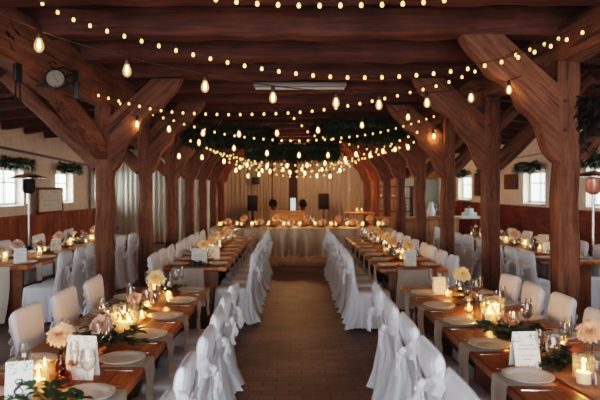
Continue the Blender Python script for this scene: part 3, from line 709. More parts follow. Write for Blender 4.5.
# cards
def ribbon(m, pts, w, z=0.):
    """flat stroke in the x,z plane at y=z; w number or list"""
    for i in range(len(pts)-1):
        a, b = Vector(pts[i]), Vector(pts[i+1]); d = b-a
        if d.length < 1e-6: continue
        nn = Vector((-d.y, d.x)).normalized(); wa = (w[i] if isinstance(w, list) else w)/2; wb = (w[i+1] if isinstance(w, list) else w)/2
        q = [a-nn*wa, b-nn*wb, b+nn*wb, a+nn*wa]; m.add([(p.x, z, p.y) for p in q], [(0, 1, 2, 3)])
def script_line(m, x0, x1, z, h, seed, w=.0017):
    r = random.Random(seed); x = x0; pts = []; t = 0
    while x < x1:
        pts.append((x, z+h*.5*math.sin(t)+r.uniform(-.15, .15)*h)); x += h*r.uniform(.16, .3); t += r.uniform(1., 1.6)
    ribbon(m, pts, w, -.0016)
def caps_line(m, x0, x1, z, h, seed, w=.0015):
    r = random.Random(seed); x = x0
    while x < x1:
        k = r.random(); y = -.0016
        if k < .3: ribbon(m, [(x, z), (x, z+h)], w, y); ribbon(m, [(x, z+h), (x+h*.5, z)], w, y); ribbon(m, [(x+h*.5, z), (x+h*.5, z+h)], w, y)
        elif k < .6: ribbon(m, [(x+h*.5, z+h), (x, z+h), (x, z), (x+h*.5, z)], w, y); ribbon(m, [(x, z+h*.5), (x+h*.4, z+h*.5)], w, y)
        else: ribbon(m, [(x+h*.25+h*.28*math.cos(a*PI/4), z+h*.5+h*.5*math.sin(a*PI/4)) for a in range(9)], w, y)
        x += h*.95
def leaf_print(m, corners, seed):
    r = random.Random(seed)
    for (cx, cz, sx, sz) in corners:
        for k in range(16):
            px, pz = cx+sx*r.random(), cz+sz*r.random(); a = r.uniform(0, 2*PI); L = r.uniform(.008, .016); d = Vector((math.cos(a), math.sin(a))); nn = Vector((-d.y, d.x))*L*.25
            b = Vector((px, pz)); q = [b, b+d*L*.5+nn, b+d*L, b+d*L*.5-nn]; m.add([(p.x, -.0015, p.y) for p in q], [(0, 1, 2, 3)])
def eight(m, cx, z0, h):
    pts = []; ws = []
    for k in range(49):   # one continuous stroke, thick on the diagonal
        a = 2*PI*k/48; t = math.sin(a); up = t > 0
        pts.append((cx+(h*.22 if up else h*.265)*math.sin(2*a)*(1 if abs(t) < 1.1 else 1), z0+h*.52+(h*.47 if up else h*.51)*t)); ws.append(h*(.07+.13*max(0, math.cos(a))))
    ribbon(m, pts, ws, -.0017)
def card(name, label, loc, rz, w, h, num=None, seed=1, text=True, tent=.09, leafy=True):
    e = thing(name, label, 'card', loc, rz); ti = math.atan2(tent/2, h)
    f = MB().box((0, 0, h/2), (w, .0012, h)).build('front_panel', 'card', e, smooth=False); f.rotation_euler = (-ti, 0, 0); f.location = (0, -tent/2, .001)
    b = MB().box((0, 0, h/2), (w, .0012, h)).build('back_panel', 'card', e, smooth=False); b.rotation_euler = (ti, 0, 0); b.location = (0, tent/2, .001)
    if leafy:
        for q, cn in enumerate([(-w*.48, h*.72, w*.4, h*.27), (w*.1, h*.78, w*.38, h*.2), (-w*.48, h*.02, w*.95, h*.10)]):
            m = MB(); leaf_print(m, [cn], seed+q*7); m.build('leaf_print', 'leafink', f, smooth=False)
    m = MB()
    if num: eight(m, .0, h*.22, h*.36)
    elif text:
        caps_line(m, -w*.28, w*.28, h*.62, h*.035, seed); caps_line(m, -w*.34, w*.36, h*.52, h*.035, seed+1)
        script_line(m, -w*.3, w*.28, h*.37, h*.06, seed+2); caps_line(m, -w*.16, w*.12, h*.26, h*.022, seed+3)
    if m.v: m.build('lettering', 'ink' if num else 'softink', f, smooth=False)
    return e
card('table_number_card', 'folded white table card with a black numeral 8', (-1.345, 2.88, DZ), .30, .125, .20, True, 3)
card('menu_card', 'white folded menu card with leaf print on left front table', (-1.165, 3.24, DZ), -.10, .165, .235, None, 5)
card('menu_card', 'white folded menu card beside the nearest plate on right front table', (1.365, 3.42, DZ), .10, .155, .215, None, 9)
card('table_number_card', 'white card cut by the right edge behind the nearest right candle', (1.70, 3.02, DZ), .1, .13, .2, None, 4)
card('menu_card', 'peach-lit menu card before the apricot dahlia on right front table', (1.47, 5.82, DZ), .1, .13, .17, None, 14)
card('table_number_card', 'white card with a green sprig at the near end of right rear table', (1.60, 7.9, DZ), .05, .155, .22, None, 16)
card('table_number_card', 'arched-looking peach card at the near end of left rear table', (-1.29, 8.12, DZ), -.05, .21, .22, None, 18)
card('menu_card', 'white menu card behind the first card on left rear table', (-1.16, 8.65, DZ), -.05, .17, .21, None, 21)
card('table_number_card', 'white card at the near end of left window table', (-3.82, 8.2, DZ), .2, .16, .22, None, 23)
card('menu_card', 'white menu card farther along the left window table', (-4.0, 9.9, DZ), .1, .16, .2, None, 25)
card('menu_card', 'pale card on the table by the right wall', (4.1, 9.3, DZ), -.1, .2, .2, None, 27)

# ------------------------------------------------------------------ head table on its podium
MB().box((.07, 15.2, .1), (4.7, 3.2, .2), .01).build('podium', 'pine'); tag(bpy.data.objects['podium'], 'low wooden podium carrying the head table', 'podium')
e = thing('head_table', 'long head table across the end of the aisle', 'table', (.2, 14.1, .2))
MB().box((0, 0, .65), (4.1, .75, .04), .006).build('tabletop', 'top', e)
for xx in (-1.9, 0, 1.9): MB().box((xx, 0, .315), (.07, .6, .63), .006).build('panel_leg', 'tleg', e)
HZ = .87+.012
def hd(u, v):
    x = -1.92+u*4.26; f = max(0, (v-.28)/.72)
    if v < .28: return (x, 14.48-(v/.28)*.765, HZ)
    q = noise.noise(Vector((x*1.1, 0, 3)))
    w = math.sin(x*17+3.*q+1.2*math.sin(x*3)); return (x+.02*f*math.cos(x*19+3.*q), 13.66 - .12*f**.7*w - .02*math.sin(x*7) - .02*f, HZ-f*(HZ-.215))
tag(MB().grid(hd, 360, 24).build('tablecloth', 'hdrape', angle=80), 'taupe satin drape hanging in folds from the head table', 'tablecloth')
hz = HZ+.004
for i in range(11):
    x = -1.72+.375*i
    candle(PIL, HUR, x+.03, 13.86+.1*(i % 2), f'{ORD[i]} candle from the left on the head table', f'glass cylinder of {ORD[i]} candle from left on the head table', hz, group='candles along the head table', power=1.6)
    if i % 3 == 1: candle(PILS, None, x+.14, 13.92, f'short candle right of {ORD[i]} tall candle on head table', None, hz, group='candles along the head table', lamp=False, gz=0)
    (DAHLIA_P if i % 2 else DAHLIA_B).put((x+.2, 13.98, hz), rnd.uniform(-.4, .4), f'{"peach" if i % 2 else "blush"} dahlia behind {ORD[i]} candle on the head table', 'flowers along the head table', 1.25)
    ROSE_P.put((x+.2, 13.80, hz), 0, f'peach rose in front of {ORD[i]} head table gap', 'flowers along the head table', 1.3)
    GR[i % 3].put((x+.12, 13.76, hz), i*1.3, f'leaf sprigs at {ORD[i]} candle on the head table', 'greenery along the head table', .8)
for i, x in enumerate((-1.1, -.3, .5, 1.3)):
    WINE.put((x, 14.2, hz), 0, f'{ORD[i]} wine glass from the left on the head table', 'glasses on the head table')
    PLATE.put((x+.2, 14.28, hz), 0, f'{ORD[i]} plate from the left on the head table', 'plates on the head table')

# ------------------------------------------------------------------ back end: curtains, speakers, altar, bar
def curtain(label, p0, p1, z1, mt, nf, seed, z0=.02, amp=.05):
    p0, p1 = Vector((*p0, 0)), Vector((*p1, 0)); d = p1-p0; L = d.length; nn = Vector((-d.y, d.x, 0)).normalized(); r = random.Random(seed); ph = r.uniform(0, 6)
    def fn(u, v):
        a = amp*(.6+.5*(1-v)); w = math.sin(u*nf*2*PI+ph+.8*math.sin(u*9+seed))+.45*math.sin(u*nf*4.7*PI+1)
        p = p0+d*u+nn*a*w; return (p.x, p.y, z0+(z1-z0)*v)
    o = MB().grid(fn, nf*14, 6).build('curtain', mt, angle=80); tag(o, label, 'curtain', 'draped curtains at the far end')
    return o
k = 0
for a, b in ((-5.95, -4.9), (-4.9, -3.8), (-3.8, -2.7)):
    curtain(f'pale drape across the left side aisle, {ORD[k]} from the left wall', (a, 19.3), (b, 19.3), 3.12, 'wdrape', 6, k+1); k += 1
curtain('pale side drape joining the left aisle drape to the back curtains', (-2.62, 19.4), (-2.62, 21.6), 3.1, 'wdrape', 9, 7)
for i, (a, b) in enumerate(((-2.55, -1.5), (-1.5, -.75), (-.72, -.12), (.2, 1.1), (1.1, 2.3), (2.3, 3.2))):
    curtain(f'cream curtain on the back wall, {ORD[i]} panel from the left', (a, 21.7), (b, 21.7), 3.22, 'drape', 7, i+11)
e = thing('door_1', 'dark door with a lit pane in the gap between the back curtains', 'door', (.02, 22.4, 0)); e['kind'] = 'structure'
MB().box((0, 0, 1.45), (.8, .06, 2.9), .01).build('door_leaf', 'dwood', e)
MB().box((.02, -.04, 1.2), (.2, .02, .5), .004).build('pane', emis('daylit pane', (.85, .95, 1.), 1.2), e)
def speaker(label, x, y, zt):
    e = thing('loudspeaker', label, 'speaker', (x, y, zt))
    MB().box((0, 0, .28), (.36, .32, .56), .02).build('cabinet', 'black', e); MB().box((0, -.165, .28), (.32, .01, .5), .003).build('front_grille', 'iron', e)
    s = thing('speaker_stand', label.replace('black loudspeaker', 'black tripod stand under the loudspeaker'), 'stand', (x, y, 0))
    MB().tube([(0, 0, .5), (0, 0, zt)], .02, 10).build('pole', 'iron', s)
    for k in range(3):
        a = 2*PI*k/3+.5; MB().tube([(0, 0, .75), (.38*math.cos(a), .38*math.sin(a), .01)], .013, 8).build('leg', 'iron', s)
    MB().lathe([(.03, .7), (.035, .72), (.035, .78), (.03, .8)], 12).build('collar', 'iron', s)
speaker('black loudspeaker before the curtain left of the altar', -1.4, 20.8, 1.02)
speaker('black loudspeaker before the curtain right of the altar', 1.13, 20.8, 1.08)
e = thing('loudspeaker', 'small black loudspeaker hanging high on the back curtain', 'speaker', (-1.32, 21.3, 1.98)); MB().box((0, 0, .12), (.26, .2, .26), .02).build('cabinet', 'black', e); MB().tube([(0, .05, .22), (0, .05, 1.25)], .012, 6).build('hanging_rod', 'iron', e)
e = thing('altar_cabinet', 'pale wooden cabinet standing centrally before the back curtain', 'cabinet', (-.15, 20.4, 0))
MB().box((0, 0, .5), (1.1, .45, 1.0), .01).build('cabinet_body', 'pine', e); MB().box((0, 0, 1.02), (1.2, .52, .05), .01).build('cabinet_top', 'pine', e)
for s in (-.27, .27): MB().box((s, -.235, .5), (.5, .02, .85), .006).build('door', 'pine', e)
def ball_tree(label, x):
    e = thing('boxwood_ball', label, 'plant', (x, 20.3, 1.047)); m = MB(); r = random.Random(int(x*10))
    for q in range(260):
        d = Vector((r.gauss(0, 1), r.gauss(0, 1), r.gauss(0, 1))).normalized(); leaf_mesh(m, Vector((0, 0, .26))+d*.1, d, .06, .04)
    b = bmesh.new(); bmesh.ops.create_icosphere(b, subdivisions=2, radius=.11); m.add([(v.co.x, v.co.y, v.co.z+.26) for v in b.verts], [[v.index for v in f.verts] for f in b.faces]); b.free()
    o = m.build('foliage', 'fir', e); o['kind'] = 'stuff'
    MB().lathe([(0, 0), (.06, 0), (.08, .13), (.07, .13), (0, .12)], 16).build('pot', 'dwood', e)
    MB().tube([(0, 0, .1), (0, 0, .2)], .012, 6).build('stem', 'stem', e)
ball_tree('dark boxwood ball on the left end of the altar cabinet', -.66); ball_tree('dark boxwood ball on the right end of the altar cabinet', .38)
# bar table with the red candle lamps
e = thing('bar_table', 'tall bare wooden bar table under the orange-lit brace', 'table', (2.0, 17.3, 0))
MB().box((0, 0, 1.08), (.82, .6, .05), .008).build('tabletop', 'pine', e)
for sx in (-1, 1):
    for sy in (-1, 1): MB().box((sx*.36, sy*.25, .53), (.06, .06, 1.06), .006).build('leg', 'pine', e)
MB().box((0, -.25, .3), (.7, .04, .05), .004).build('footrest', 'pine', e)
for i, x in enumerate((1.92, 2.06)):
    candle(PILS, VOT, x, 17.25, ('left','right')[i]+' small candle on the tall bar table', ('left','right')[i]+' votive glass on the tall bar table', 1.106, power=2.)
light('uplight', (1.75, 17.75, 1.75), 70, (1, .33, .07), .08)
# bar counter
e = thing('bar_counter', 'pale wood bar counter at the far right behind the pillars', 'counter', (3.35, 15.6, 0))
MB().box((0, 0, .5), (2.1, .5, 1.0), .01).build('counter_front', wood('bar pine', (.36, .18, .08), (.58, .33, .16), (9, 9, 1), .5, .2, 1.5, plank=(0, .13)), e); MB().box((0, 0, 1.025), (2.2, .62, .05), .008).build('counter_top', 'pine', e)
e = thing('shelf_unit', 'dark wooden shelf unit with bottles behind the bar', 'shelf', (3.4, 19.5, 0))
for s in (-.6, .6): MB().box((s, 0, .95), (.05, .35, 1.9), .004).build('side_panel', 'dwood', e)
for zz in (.6, 1.05, 1.5, 1.88): MB().box((0, 0, zz), (1.16, .35, .035), .004).build('shelf_board', 'dwood', e)
for q, zz in enumerate((1.07, 1.52)):
    for i in range(5):
        BOT.put((2.98+.21*i, 19.45, zz), 0, f'{ORD[i]} bottle from the left on the {"lower" if q == 0 else "upper"} bar shelf', 'bottles on the bar shelf', .9)
e = thing('door_2', 'grey-green door in the end wall behind the bar', 'door', (5.0, 22.42, 0)); e['kind'] = 'structure'
MB().box((0, 0, 1.1), (1.3, .06, 2.2), .01).build('door_leaf', 'teal', e)
for s in (-1, 1): MB().box((s*.68, 0, 1.13), (.08, .1, 2.26), .008).build('door_frame', 'winframe', e)
MB().tube([(-.5, -.05, 1.05), (-.38, -.07, 1.05)], .012, 8).build('door_handle', 'steel', e)
b = thing('pitcher', 'tall white enamel pitcher on the bar counter', 'pitcher', (3.72, 15.62, 1.052))
MB().lathe([(0, 0), (.09, 0), (.115, .06), (.11, .16), (.075, .28), (.06, .34), (.07, .4), (.062, .4), (.05, .34), (0, .3)], 24).build('body', 'frost', b)
MB().tube([(.07, 0, .35), (.15, 0, .32), (.17, 0, .22), (.11, 0, .12)], .012, 8).build('handle', 'frost', b)
MB().box((3.74, 15.45, 1.062), (.26, .2, .02), .004).build('tray', 'reddish'); tag(bpy.data.objects['tray'], 'dark red tray in front of the white pitcher', 'tray')
for i, x in enumerate((3.98, 4.10, 4.22)):
    o = MB().lathe([(0, 0), (.04, 0), (.045, .02), (.045, .14), (.03, .16), (.03, .18), (0, .18)], 16).build('jar', 'amberglass'); o.location = (x, 15.6, 1.052); tag(o, f'amber jar on the bar counter, {ORD[i]} right of the pitcher', 'jar', 'amber jars on the bar')
# buffet with cake
e = thing('buffet_table', 'white topped side table before the far right window', 'table', (4.55, 15.9, 0))
MB().box((0, 0, 1.03), (1.2, .6, .06), .01).build('tabletop', 'frost', e)
for sx in (-.5, .5):
    for sy in (-.22, .22): MB().box((sx, sy, .5), (.08, .08, 1.0), .01).build('leg', 'tleg', e)
e = thing('cake', 'pale green and white tiered cake on the side table', 'cake', (4.83, 15.9, 1.062))
MB().lathe([(0, 0), (.2, 0), (.2, .09), (.19, .1), (0, .1)], 24).build('lower_tier', 'frost', e); MB().lathe([(0, .1), (.12, .1), (.12, .2), (.11, .21), (0, .21)], 24).build('upper_tier', 'frost', e)
MB().lathe([(0, .21), (.04, .21), (.03, .27), (0, .29)], 12).build('topper', 'leaf2', e)
# a white-clothed second table farther right aisle end
# ------------------------------------------------------------------ wall things
def garland(label, X, y, L, s, z=2.36):
    e = thing('fir_garland', label, 'garland', (X, y, z)); m = MB(); r = random.Random(int(y*10))
    for k in range(700):
        t = r.uniform(-.5, .5); a = r.uniform(0, 2*PI); c = Vector((s*(.20+.035*math.cos(a)), t*L, .0+.06*math.sin(a)+.02*math.sin(t*9)))
        d = Vector((s*math.cos(a)+r.uniform(-.6, .6), r.uniform(-1, 1), math.sin(a)+r.uniform(-.5, .5)))
        leaf_mesh(m, c, d, r.uniform(.06, .13), .022)
    o = m.build('foliage', 'fir', e, angle=80); o['kind'] = 'stuff'
    MB().tube([(s*.19, -L/2, 0), (s*.2, 0, -.005), (s*.19, L/2, 0)], .035, 8).build('stem_core', 'fir', e)
for i, (a, b) in enumerate(winL): garland(f'dark fir garland over the {ORD[i]} left wall window from the camera', XL, (a+b)/2-.1, 1.5, 1)
for i, (a, b) in enumerate(winR): garland(f'dark fir garland over the {ORD[i]} right wall window from the camera', XR, (a+b)/2, 1.5, -1)
# seating chart board on the left wainscot
e = thing('notice_board', 'wood-framed white seating board resting on the left wainscot', 'board', (XL+.13, 14.3, 1.20))
MB().box((0, 0, .32), (.02, 1.36, .56)).build('paper', 'card', e, smooth=False)
m = MB(); m.box((0, 0, .03), (.05, 1.5, .06), .006).box((0, 0, .61), (.05, 1.5, .06), .006).box((0, -.72, .32), (.05, .06, .64), .006).box((0, .72, .32), (.05, .06, .64), .006); m.build('frame', 'tleg', e)
r = random.Random(5)
for row in range(5):
    yy = -.58
    while yy < .55:
        w = r.uniform(.04, .13)
        if r.random() < .75:
            pts = [(yy+w*q/6, .12+.1*row+.018*math.sin(q*2.1+row)) for q in range(7)]; mm = MB(); ribbon(mm, pts, .008, 0)
            MB().add([(.0115, p[0], p[2]) for p in mm.v], mm.f).build('handwriting', 'softink', e, smooth=False)
        yy += w+.04
# conduit
m = MB(); m.tube([(XL+.04, 8, 2.9), (XL+.04, 12., 2.66), (XL+.04, 17.2, 2.50), (XL+.04, 17.3, 2.46), (XL+.04, 17.35, 2.40), (XL+.04, 17.35, 1.2)], .03, 8)
tag(m.build('wall_pipe', 'metalpipe'), 'grey conduit pipe running along the upper left wall and down', 'pipe')
m = MB(); m.tube([(XR-.03, 8, 2.75), (XR-.03, 16.5, 2.62)], .012, 6); tag(m.build('wall_pipe', 'metalpipe'), 'thin grey pipe high on the right wall', 'pipe')
# pictures
def picture(label, y, z, w, h):
    e = thing('picture', label, 'picture', (XR-.03, y, z)); MB().box((0, 0, 0), (.03, w, h), .004).build('frame', 'dwood', e)
    MB().box((-.018, 0, 0), (.006, w-.1, h-.1)).build('canvas', plain('brown painting', (.10, .045, .025), .6, bump=.2, bscale=9., var=.6), e)
picture('dark brown framed picture on the right wall between two windows', 16.05, 2.0, .95, .42); picture('tall dark red picture on the far right wall', 18.95, 1.95, .6, .75)
# patio heaters
def heater(label, x, y, glow):
    e = thing('patio_heater', label, 'heater', (x, y, 0))
    MB().lathe([(0, 0), (.23, 0), (.24, .03), (.22, .3), (.2, .62), (.05, .64), (0, .64)], 24).build('tank_base', 'iron', e)
    MB().tube([(0, 0, .6), (0, 0, 1.72)], .03, 12).build('pole', 'steel', e)
    MB().lathe([(.05, 1.70), (.115, 1.74), (.13, 1.80), (.13, 1.98), (.11, 2.0), (.05, 2.02)], 20).build('burner_screen', 'pinklit' if glow else 'iron', e)
    MB().lathe([(.0, 2.13), (.12, 2.11), (.26, 2.07), (.405, 2.02), (.405, 2.012), (.26, 2.055), (.1, 2.05), (0, 2.05)], 32).build('reflector', 'steel', e)
heater('steel patio heater standing by the left windows', -5.42, 12.0, False); heater('steel patio heater with a pink-lit burner by the right wall', 5.35, 10.35, True)
# clock on a bracket
e = thing('clock', 'small round station clock on a black iron bracket', 'clock', (-2.17, 5.36, 2.81), .22)
MBc = Matrix.Rotation(PI/2, 4, 'X')
MB().lathe([(.0, -.035), (.085, -.035), (.092, -.03), (.092, .03), (.085, .035), (.078, .035), (.076, .028), (0, .028)], 32, mx=MBc).build('case', 'iron', e)
d = MB().lathe([(0, .029), (.076, .029), (.076, .031), (0, .031)], 32, mx=MBc).build('dial', 'dial', e)
m = MB()
for q in range(12):
    a = q*PI/6; ribbon(m, [(.057*math.sin(a), .057*math.cos(a)), (.07*math.sin(a), .07*math.cos(a))], .006 if q % 3 == 0 else .0035, -.0325)
m.build('hour_mark', 'ink', d, smooth=False)
m = MB(); ribbon(m, [(0, 0), (.03, -.035)], .006, -.0335); m.build('hour_hand', 'ink', d, smooth=False)
m = MB(); ribbon(m, [(0, 0), (-.02, .065)], .004, -.034); m.build('minute_hand', 'ink', d, smooth=False)
m = MB().tube([(.09, 0, .02), (.12, .03, .05), (.15, .12, .05), (.14, .25, .04)], .012, 8).tube([(.0, 0, .09), (.06, .02, .115), (.12, .1, .10), (.14, .25, .09)], .01, 8).box((.14, .26, .0), (.05, .03, .28), .006)
m.box((-.03, .30, .0), (.40, .03, .05), .006)
m.tube([(-.03, 0, .1), (-.06, 0, .15), (-.02, 0, .16), (.01, 0, .13)], .007, 6); m.build('bracket', 'iron', e)
# fluorescent luminaire under the beams
e = thing('ceiling_lamp', 'unlit long grey tube lamp under the ceiling beams', 'lamp', (.11, 8.16, 3.255))
MB().box((0, 0, .0), (1.30, .13, .07), .02).build('housing', 'lampgrey', e)
MB().tube([(-.62, 0, -.045), (.62, 0, -.045)], .022, 10).build('tube', plain('unlit tube', (.45, .42, .38), .3), e)
for s in (-.5, .5): MB().tube([(s, 0, .03), (s, 0, .33)], .008, 6).build('hanger', 'iron', e)
# dried bunches on the posts
def bunch(label, loc, n, L, seed):
    e = thing('hanging_bunch', label, 'dried bunch', loc); m = MB(); r = random.Random(seed)
    for k in range(n):
        a = r.uniform(0, 2*PI); c = Vector((r.gauss(0, .07), r.gauss(0, .05), -abs(r.gauss(0, L*.45)))); leaf_mesh(m, c, (math.cos(a), math.sin(a), r.uniform(-1, .5)), r.uniform(.06, .12), .045)
    o = m.build('foliage', plain('dried dark leaf', (.022, .018, .012), .8), e, angle=80); o['kind'] = 'stuff'
    MB().tube([(0, 0, .12), (0, 0, -L*.6)], .012, 6).build('stem', 'iron', e)
bunch('dark dried hop bunch hanging on the nearest right pillar', (2.80, 5.42, 2.66), 260, .40, 3)
bunch('dark dried bunch hanging from the left plate beam by the camera', (-2.45, 4.80, 3.18), 90, .16, 8)
e = thing('hanging_hoe', 'old black iron farm tool hanging left of the clock', 'tool', (-2.36, 5.02, 2.9))
MB().box((0, 0, -.08), (.03, .12, .2), .01).build('blade', 'iron', e)
for yy in (-.03, .03): MB().tube([(0, yy, -.15), (0, yy*1.4, -.30), (.0, yy*1.8+.02, -.38)], .008, 6).build('prong', 'iron', e)
MB().tube([(0, 0, 0), (0, 0, .12)], .006, 6).build('hook', 'iron', e)

# wreath rings
def wreath(label, c, R, top):
    e = thing('hanging_wreath', label, 'wreath', c); m = MB(); r = random.Random(int(c[0]*10+c[1]))
    for k in range(2200):
        t = r.uniform(0, 2*PI); a = r.uniform(0, 2*PI); rr = .085
        p = Vector(((R+rr*math.cos(a))*math.cos(t), (R+rr*math.cos(a))*math.sin(t), rr*math.sin(a)))
        d = Vector((math.cos(a)*math.cos(t)+r.uniform(-.7, .7), math.cos(a)*math.sin(t)+r.uniform(-.7, .7), math.sin(a)+r.uniform(-.6, .4)))
        leaf_mesh(m, p, d, r.uniform(.08, .16), .04)
    o = m.build('foliage', 'fir', e, angle=80); o['kind'] = 'stuff'
    n = 48; MB().tube([(R*math.cos(2*PI*k/n), R*math.sin(2*PI*k/n), 0) for k in range(n+1)], .075, 8).build('hoop', 'fir', e)
    for k in range(3):
        a = 2*PI*k/3+.4; MB().tube([(R*math.cos(a), R*math.sin(a), 0), (0.02*math.cos(a), .02*math.sin(a), top-c[2])], .004, 5).build('hanging_wire', 'cord', e)
wreath('left dark green hanging wreath hoop', (-1.21, 11.4, 2.84), .76, 3.3); wreath('right dark green hanging wreath hoop', (1.28, 11.2, 2.94), .76, 3.3)
wreath('lower middle dark green hanging wreath hoop', (.02, 12.4, 2.62), .88, 3.3)

# ------------------------------------------------------------------ festoon lights
def interp(pts, n):
    """smooth polyline through pts -> n samples by arc length"""
    P4 = [pts[0]*2-pts[1]] + pts + [pts[-1]*2-pts[-2]]; out = []
    for i in range(1, len(P4)-2):
        a, b, c, d = P4[i-1:i+3]
        for k in range(14):
            t = k/14; out.append(.5*((2*b)+(c-a)*t+(2*a-5*b+4*c-d)*t*t+(3*b-a-3*c+d)*t**3))
    out.append(pts[-1]); return out
FB = MB().lathe([(.0005, -.044), (.008, -.042), (.0128, -.035), (.0135, -.028), (.011, -.019), (.008, -.012), (.007, -.010)], 10)
FBM = FB.mesh('bulb', 'bulb'); FSM = MB().lathe([(.008, -.014), (.009, 0), (.004, .006)], 8).mesh('socket', 'ecord')
EGM = MB().lathe([(.0005, -.125), (.014, -.121), (.026, -.106), (.030, -.088), (.027, -.068), (.018, -.045), (.0145, -.034)], 14).mesh('bulb', 'eglass')
EFM = MB().lathe([(.0005, -.108), (.008, -.102), (.012, -.085), (.009, -.062), (.003, -.045)], 8).mesh('filament', 'fil')
ESM = MB().lathe([(.012, -.042), (.0165, -.036), (.0165, .0), (.008, .012)], 10).mesh('socket', 'ecord')
def link(name, me, par, loc):
    o = bpy.data.objects.new(name, me); C.objects.link(o); o.parent = par; o.location = loc; return o
def festoon(label, pix, step, near=True, bs=1., wire=.0035):
    pts = [P(*q) for q in pix]; sm = interp(pts, 0); o0 = pts[0].copy()
    e = thing('festoon_lights', label, 'string lights', o0, 0, 'strings of small warm bulbs')
    MB().tube([p-o0 for p in sm], wire, 5).build('hanging_cord', 'cord', e)
    acc = step*.5; tot = 0
    for a, b in zip(sm, sm[1:]):
        L = (b-a).length
        while acc < tot+L:
            if len([1 for c in e.children]) > 96: break
            p = a.lerp(b, (acc-tot)/L)-o0; o = link('bulb', FBM, e, p); o.scale = (bs,)*3
            if near: link('socket', FSM, o, (0, 0, 0))
            acc += step
        tot += L
    return e
festoon('nearest low-sagging string of small bulbs across the aisle', [(20, -14, 4.5), (60, 10, 4.5), (102, 26, 4.5), (192, 51, 4.55), (272, 67, 4.6), (345, 74, 4.6), (421, 71.5, 4.6), (491, 61, 4.6), (545, 45, 4.6), (594, 24, 4.6)], .136)
festoon('topmost string of small bulbs cut by the upper picture edge', [(110, -45, 3.7), (170, -14, 3.7), (231, -3, 3.7), (290, 1, 3.7), (350, 1, 3.7), (410, -1, 3.7), (470, -9, 3.7), (560, -40, 3.7)], .132)
festoon('string of small bulbs from beside the clock to the nearest right pillar', [(84, 89, 6.9), (116, 98, 6.8), (159, 108, 6.7), (202, 111.5, 6.6), (250, 112, 6.5), (310, 109, 6.4), (360, 101, 6.2), (410, 90, 6.), (450, 79, 5.8), (500, 58, 5.5), (545, 41, 5.2), (570, 31, 5.0)], .135)
festoon('string of small bulbs sagging from first left pillar to third right pillar', [(104, 95, 7.6), (132, 106, 7.7), (174, 119, 7.9), (214, 130, 8.1), (251, 136, 8.3), (294, 139, 8.6), (334, 137, 8.9), (373, 132, 9.2), (402, 125, 9.4), (440, 113, 9.6)], .145, True)
festoon('string of small bulbs dropping from ceiling centre toward the right', [(289, 112, 7.8), (299, 121, 8.2), (312, 133, 9.), (330, 137.5, 9.8), (350, 143, 10.6), (375, 150, 11.6)], .40)
festoon('upper far string of small bulbs above the middle wreath', [(207, 147, 9.9), (230, 154, 10.2), (256, 160, 10.6), (300, 164, 11.), (340, 161, 10.8), (372, 155, 10.4), (415, 140, 9.9), (440, 126, 9.6)], .14, False, 1.05)
festoon('second far string of small bulbs crossing below the wreath', [(212, 150, 11.8), (240, 161, 11.8), (275, 168.5, 11.9), (310, 170, 12.), (345, 164, 12.), (382, 148, 11.9), (405, 139, 11.8)], .155, False, 1.1)
festoon('lowest far string of small bulbs before the back curtains', [(226, 160, 13.6), (250, 167, 13.7), (285, 174.5, 13.9), (315, 175, 14.), (340, 170, 13.9), (362, 158, 13.8)], .165, False, 1.2)
festoon('farthest string of small bulbs before the back curtains', [(230, 152, 15.5), (255, 163, 15.6), (290, 169, 15.8), (322, 168, 15.8), (350, 154, 15.6)], .2, False, 1.25)
festoon('far left string of small bulbs along the braces', [(186, 137, 8.6), (206, 146, 9.6), (226, 154, 10.8), (250, 160.5, 12.4), (262, 164, 13.6)], .42, False, 1.1)
festoon('far right string of small bulbs along the braces', [(422, 128, 9.0), (402, 138, 10.), (384, 145, 11.), (366, 152, 12.2), (345, 160, 13.8), (330, 166, 15.)], .45, False, 1.1)
def edison(label, pix, hang=.05, lit=(), fil=True, power=2.2, sc=1.):
    pts = [P(*q) for q in pix]; o0 = pts[0].copy(); up = Vector((0, 0, .09*sc+hang))
    e = thing('edison_lights', label, 'string lights', o0, 0, 'strings of large filament bulbs')
    anchors = [p+up for p in pts]; a0 = anchors[0]*2-anchors[1] + Vector((0, 0, .1)); a1 = anchors[-1]*2-anchors[-2] + Vector((0, 0, .08))
    MB().tube([p-o0 for p in interp([a0]+anchors+[a1], 0)], .004, 5).build('hanging_cord', 'cord', e)
    for i, (p, a) in enumerate(zip(pts, anchors)):
        so = link('socket', ESM, e, p-o0+Vector((0, 0, .09*sc))); so.scale = (sc,)*3
        b = link('bulb', EGM, e, p-o0+Vector((0, 0, .09*sc))); b.scale = (sc,)*3
        link('filament', EFM, b, (0, 0, 0))
        if hang > .02: MB().tube([a-o0, p-o0+Vector((0, 0, .09*sc))], .004, 5).build('drop_cord', 'cord', e)
        if i in lit: light('bulb_light', p, power*2.5, (1, .48, .16), .025)
    return e
edison('nearest string of large filament bulbs crossing the aisle', [(39, 47, 3.4), (127, 72, 3.75), (205, 88, 4.05), (273, 99, 4.35), (336, 104, 4.6), (379, 106, 4.8), (427, 104, 5.), (471, 99, 5.2), (509, 91, 5.4)], .012, (0, 2, 4, 8), sc=.95)
edison('second string of large filament bulbs crossing the aisle', [(137, 125, 7.55), (169, 130, 7.6), (203, 134, 7.7), (239, 135, 7.8), (277, 134, 7.9), (318, 131, 8.), (362, 126, 8.), (408, 118, 7.9), (457, 107, 7.6)], .02, (0, 3, 6, 8), sc=1.05, power=3)
edison('third string of large filament bulbs crossing the aisle', [(179, 157, 9.7), (199, 143, 9.75), (234, 149, 9.8), (267, 154, 9.8), (299, 156, 9.9), (328, 156, 9.9), (356, 155, 9.9), (383, 152, 9.9), (408, 148, 9.8), (434, 137, 9.6)], .03, (0, 3, 6, 9), sc=1.15, power=4)
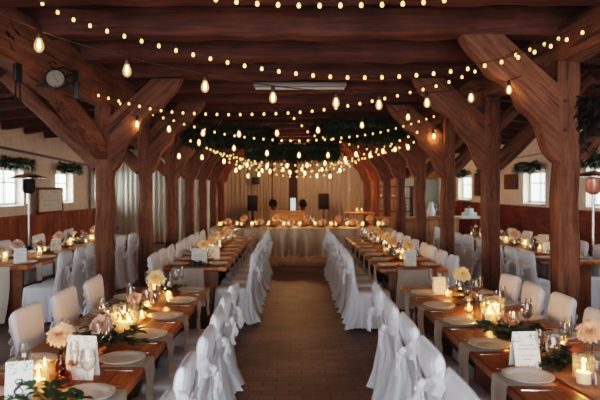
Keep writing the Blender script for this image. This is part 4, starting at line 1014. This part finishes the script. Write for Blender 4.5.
edison('fourth string of filament bulbs before the wreath', [(202, 158, 11.8), (224, 162, 11.85), (247, 165.5, 11.9), (267, 167, 11.9), (287, 166.5, 12.), (307, 166, 12.), (325, 164, 12.), (345, 160, 12.), (370, 156, 11.9), (395, 150, 11.8)], .05, (1, 5, 8), sc=1.3, power=5)
edison('lowest far string of filament bulbs under the wreath', [(236, 171, 13.8), (248, 176.5, 13.8), (259, 175, 13.9), (270, 172, 14.), (290, 173, 14.), (305, 174, 14.), (317, 176.5, 14.), (330, 177, 13.9), (340, 171, 13.8)], .1, (1, 4, 7), sc=1.4, power=6)
edison('farthest string of filament bulbs before the back curtains', [(240, 168, 16.2), (262, 171, 16.3), (283, 170, 16.4), (302, 170, 16.4), (322, 170, 16.3), (346, 163, 16.2)], .1, (1, 3, 5), sc=1.5, power=6)
# fill lamps without fixtures, added to brighten the end wall and curtains
light('bar_fill', (4.0, 20.5, 2.6), 40, (1, .55, .25), .12)
light('curtain_fill', (0, 18.6, 2.9), 210, (1, .58, .3), .2)

# ------------------------------------------------------------------ added doorway lamp, world, camera
area('doorway_fill', (0, YF+.05, 1.35), (PI/2-.3, 0, 0), 6.2, 2.2, 320, (.90, .92, 1.))  # unseen lamp added for daylight from behind, tilted down off the ceiling
w = bpy.data.worlds.new('sky'); bpy.context.scene.world = w; w.use_nodes = True
bg = w.node_tree.nodes['Background']; bg.inputs[0].default_value = (.80, .92, 1., 1); bg.inputs[1].default_value = 6.0
cam = bpy.data.cameras.new('camera'); co = bpy.data.objects.new('camera', cam); C.objects.link(co)
co.location = (0, 0, H); co.rotation_euler = (PI/2, 0, 0); cam.lens = 35.; cam.sensor_width = 36.
cam.shift_x = (300-VX)/600.; cam.shift_y = -(200-VY)/600.
cam.clip_start = .05; cam.clip_end = 100
cam.dof.use_dof = True; cam.dof.focus_distance = 4.6; cam.dof.aperture_fstop = 2.2
sc = bpy.context.scene; sc.camera = co
vs = sc.view_settings; vs.view_transform = 'Filmic'
try: vs.look = 'High Contrast'
except Exception: pass
vs.exposure = -.5; vs.gamma = 1.
vs.use_curve_mapping = True; vs.curve_mapping.black_level = (-.0035, -.0022, -.0022); vs.curve_mapping.update()
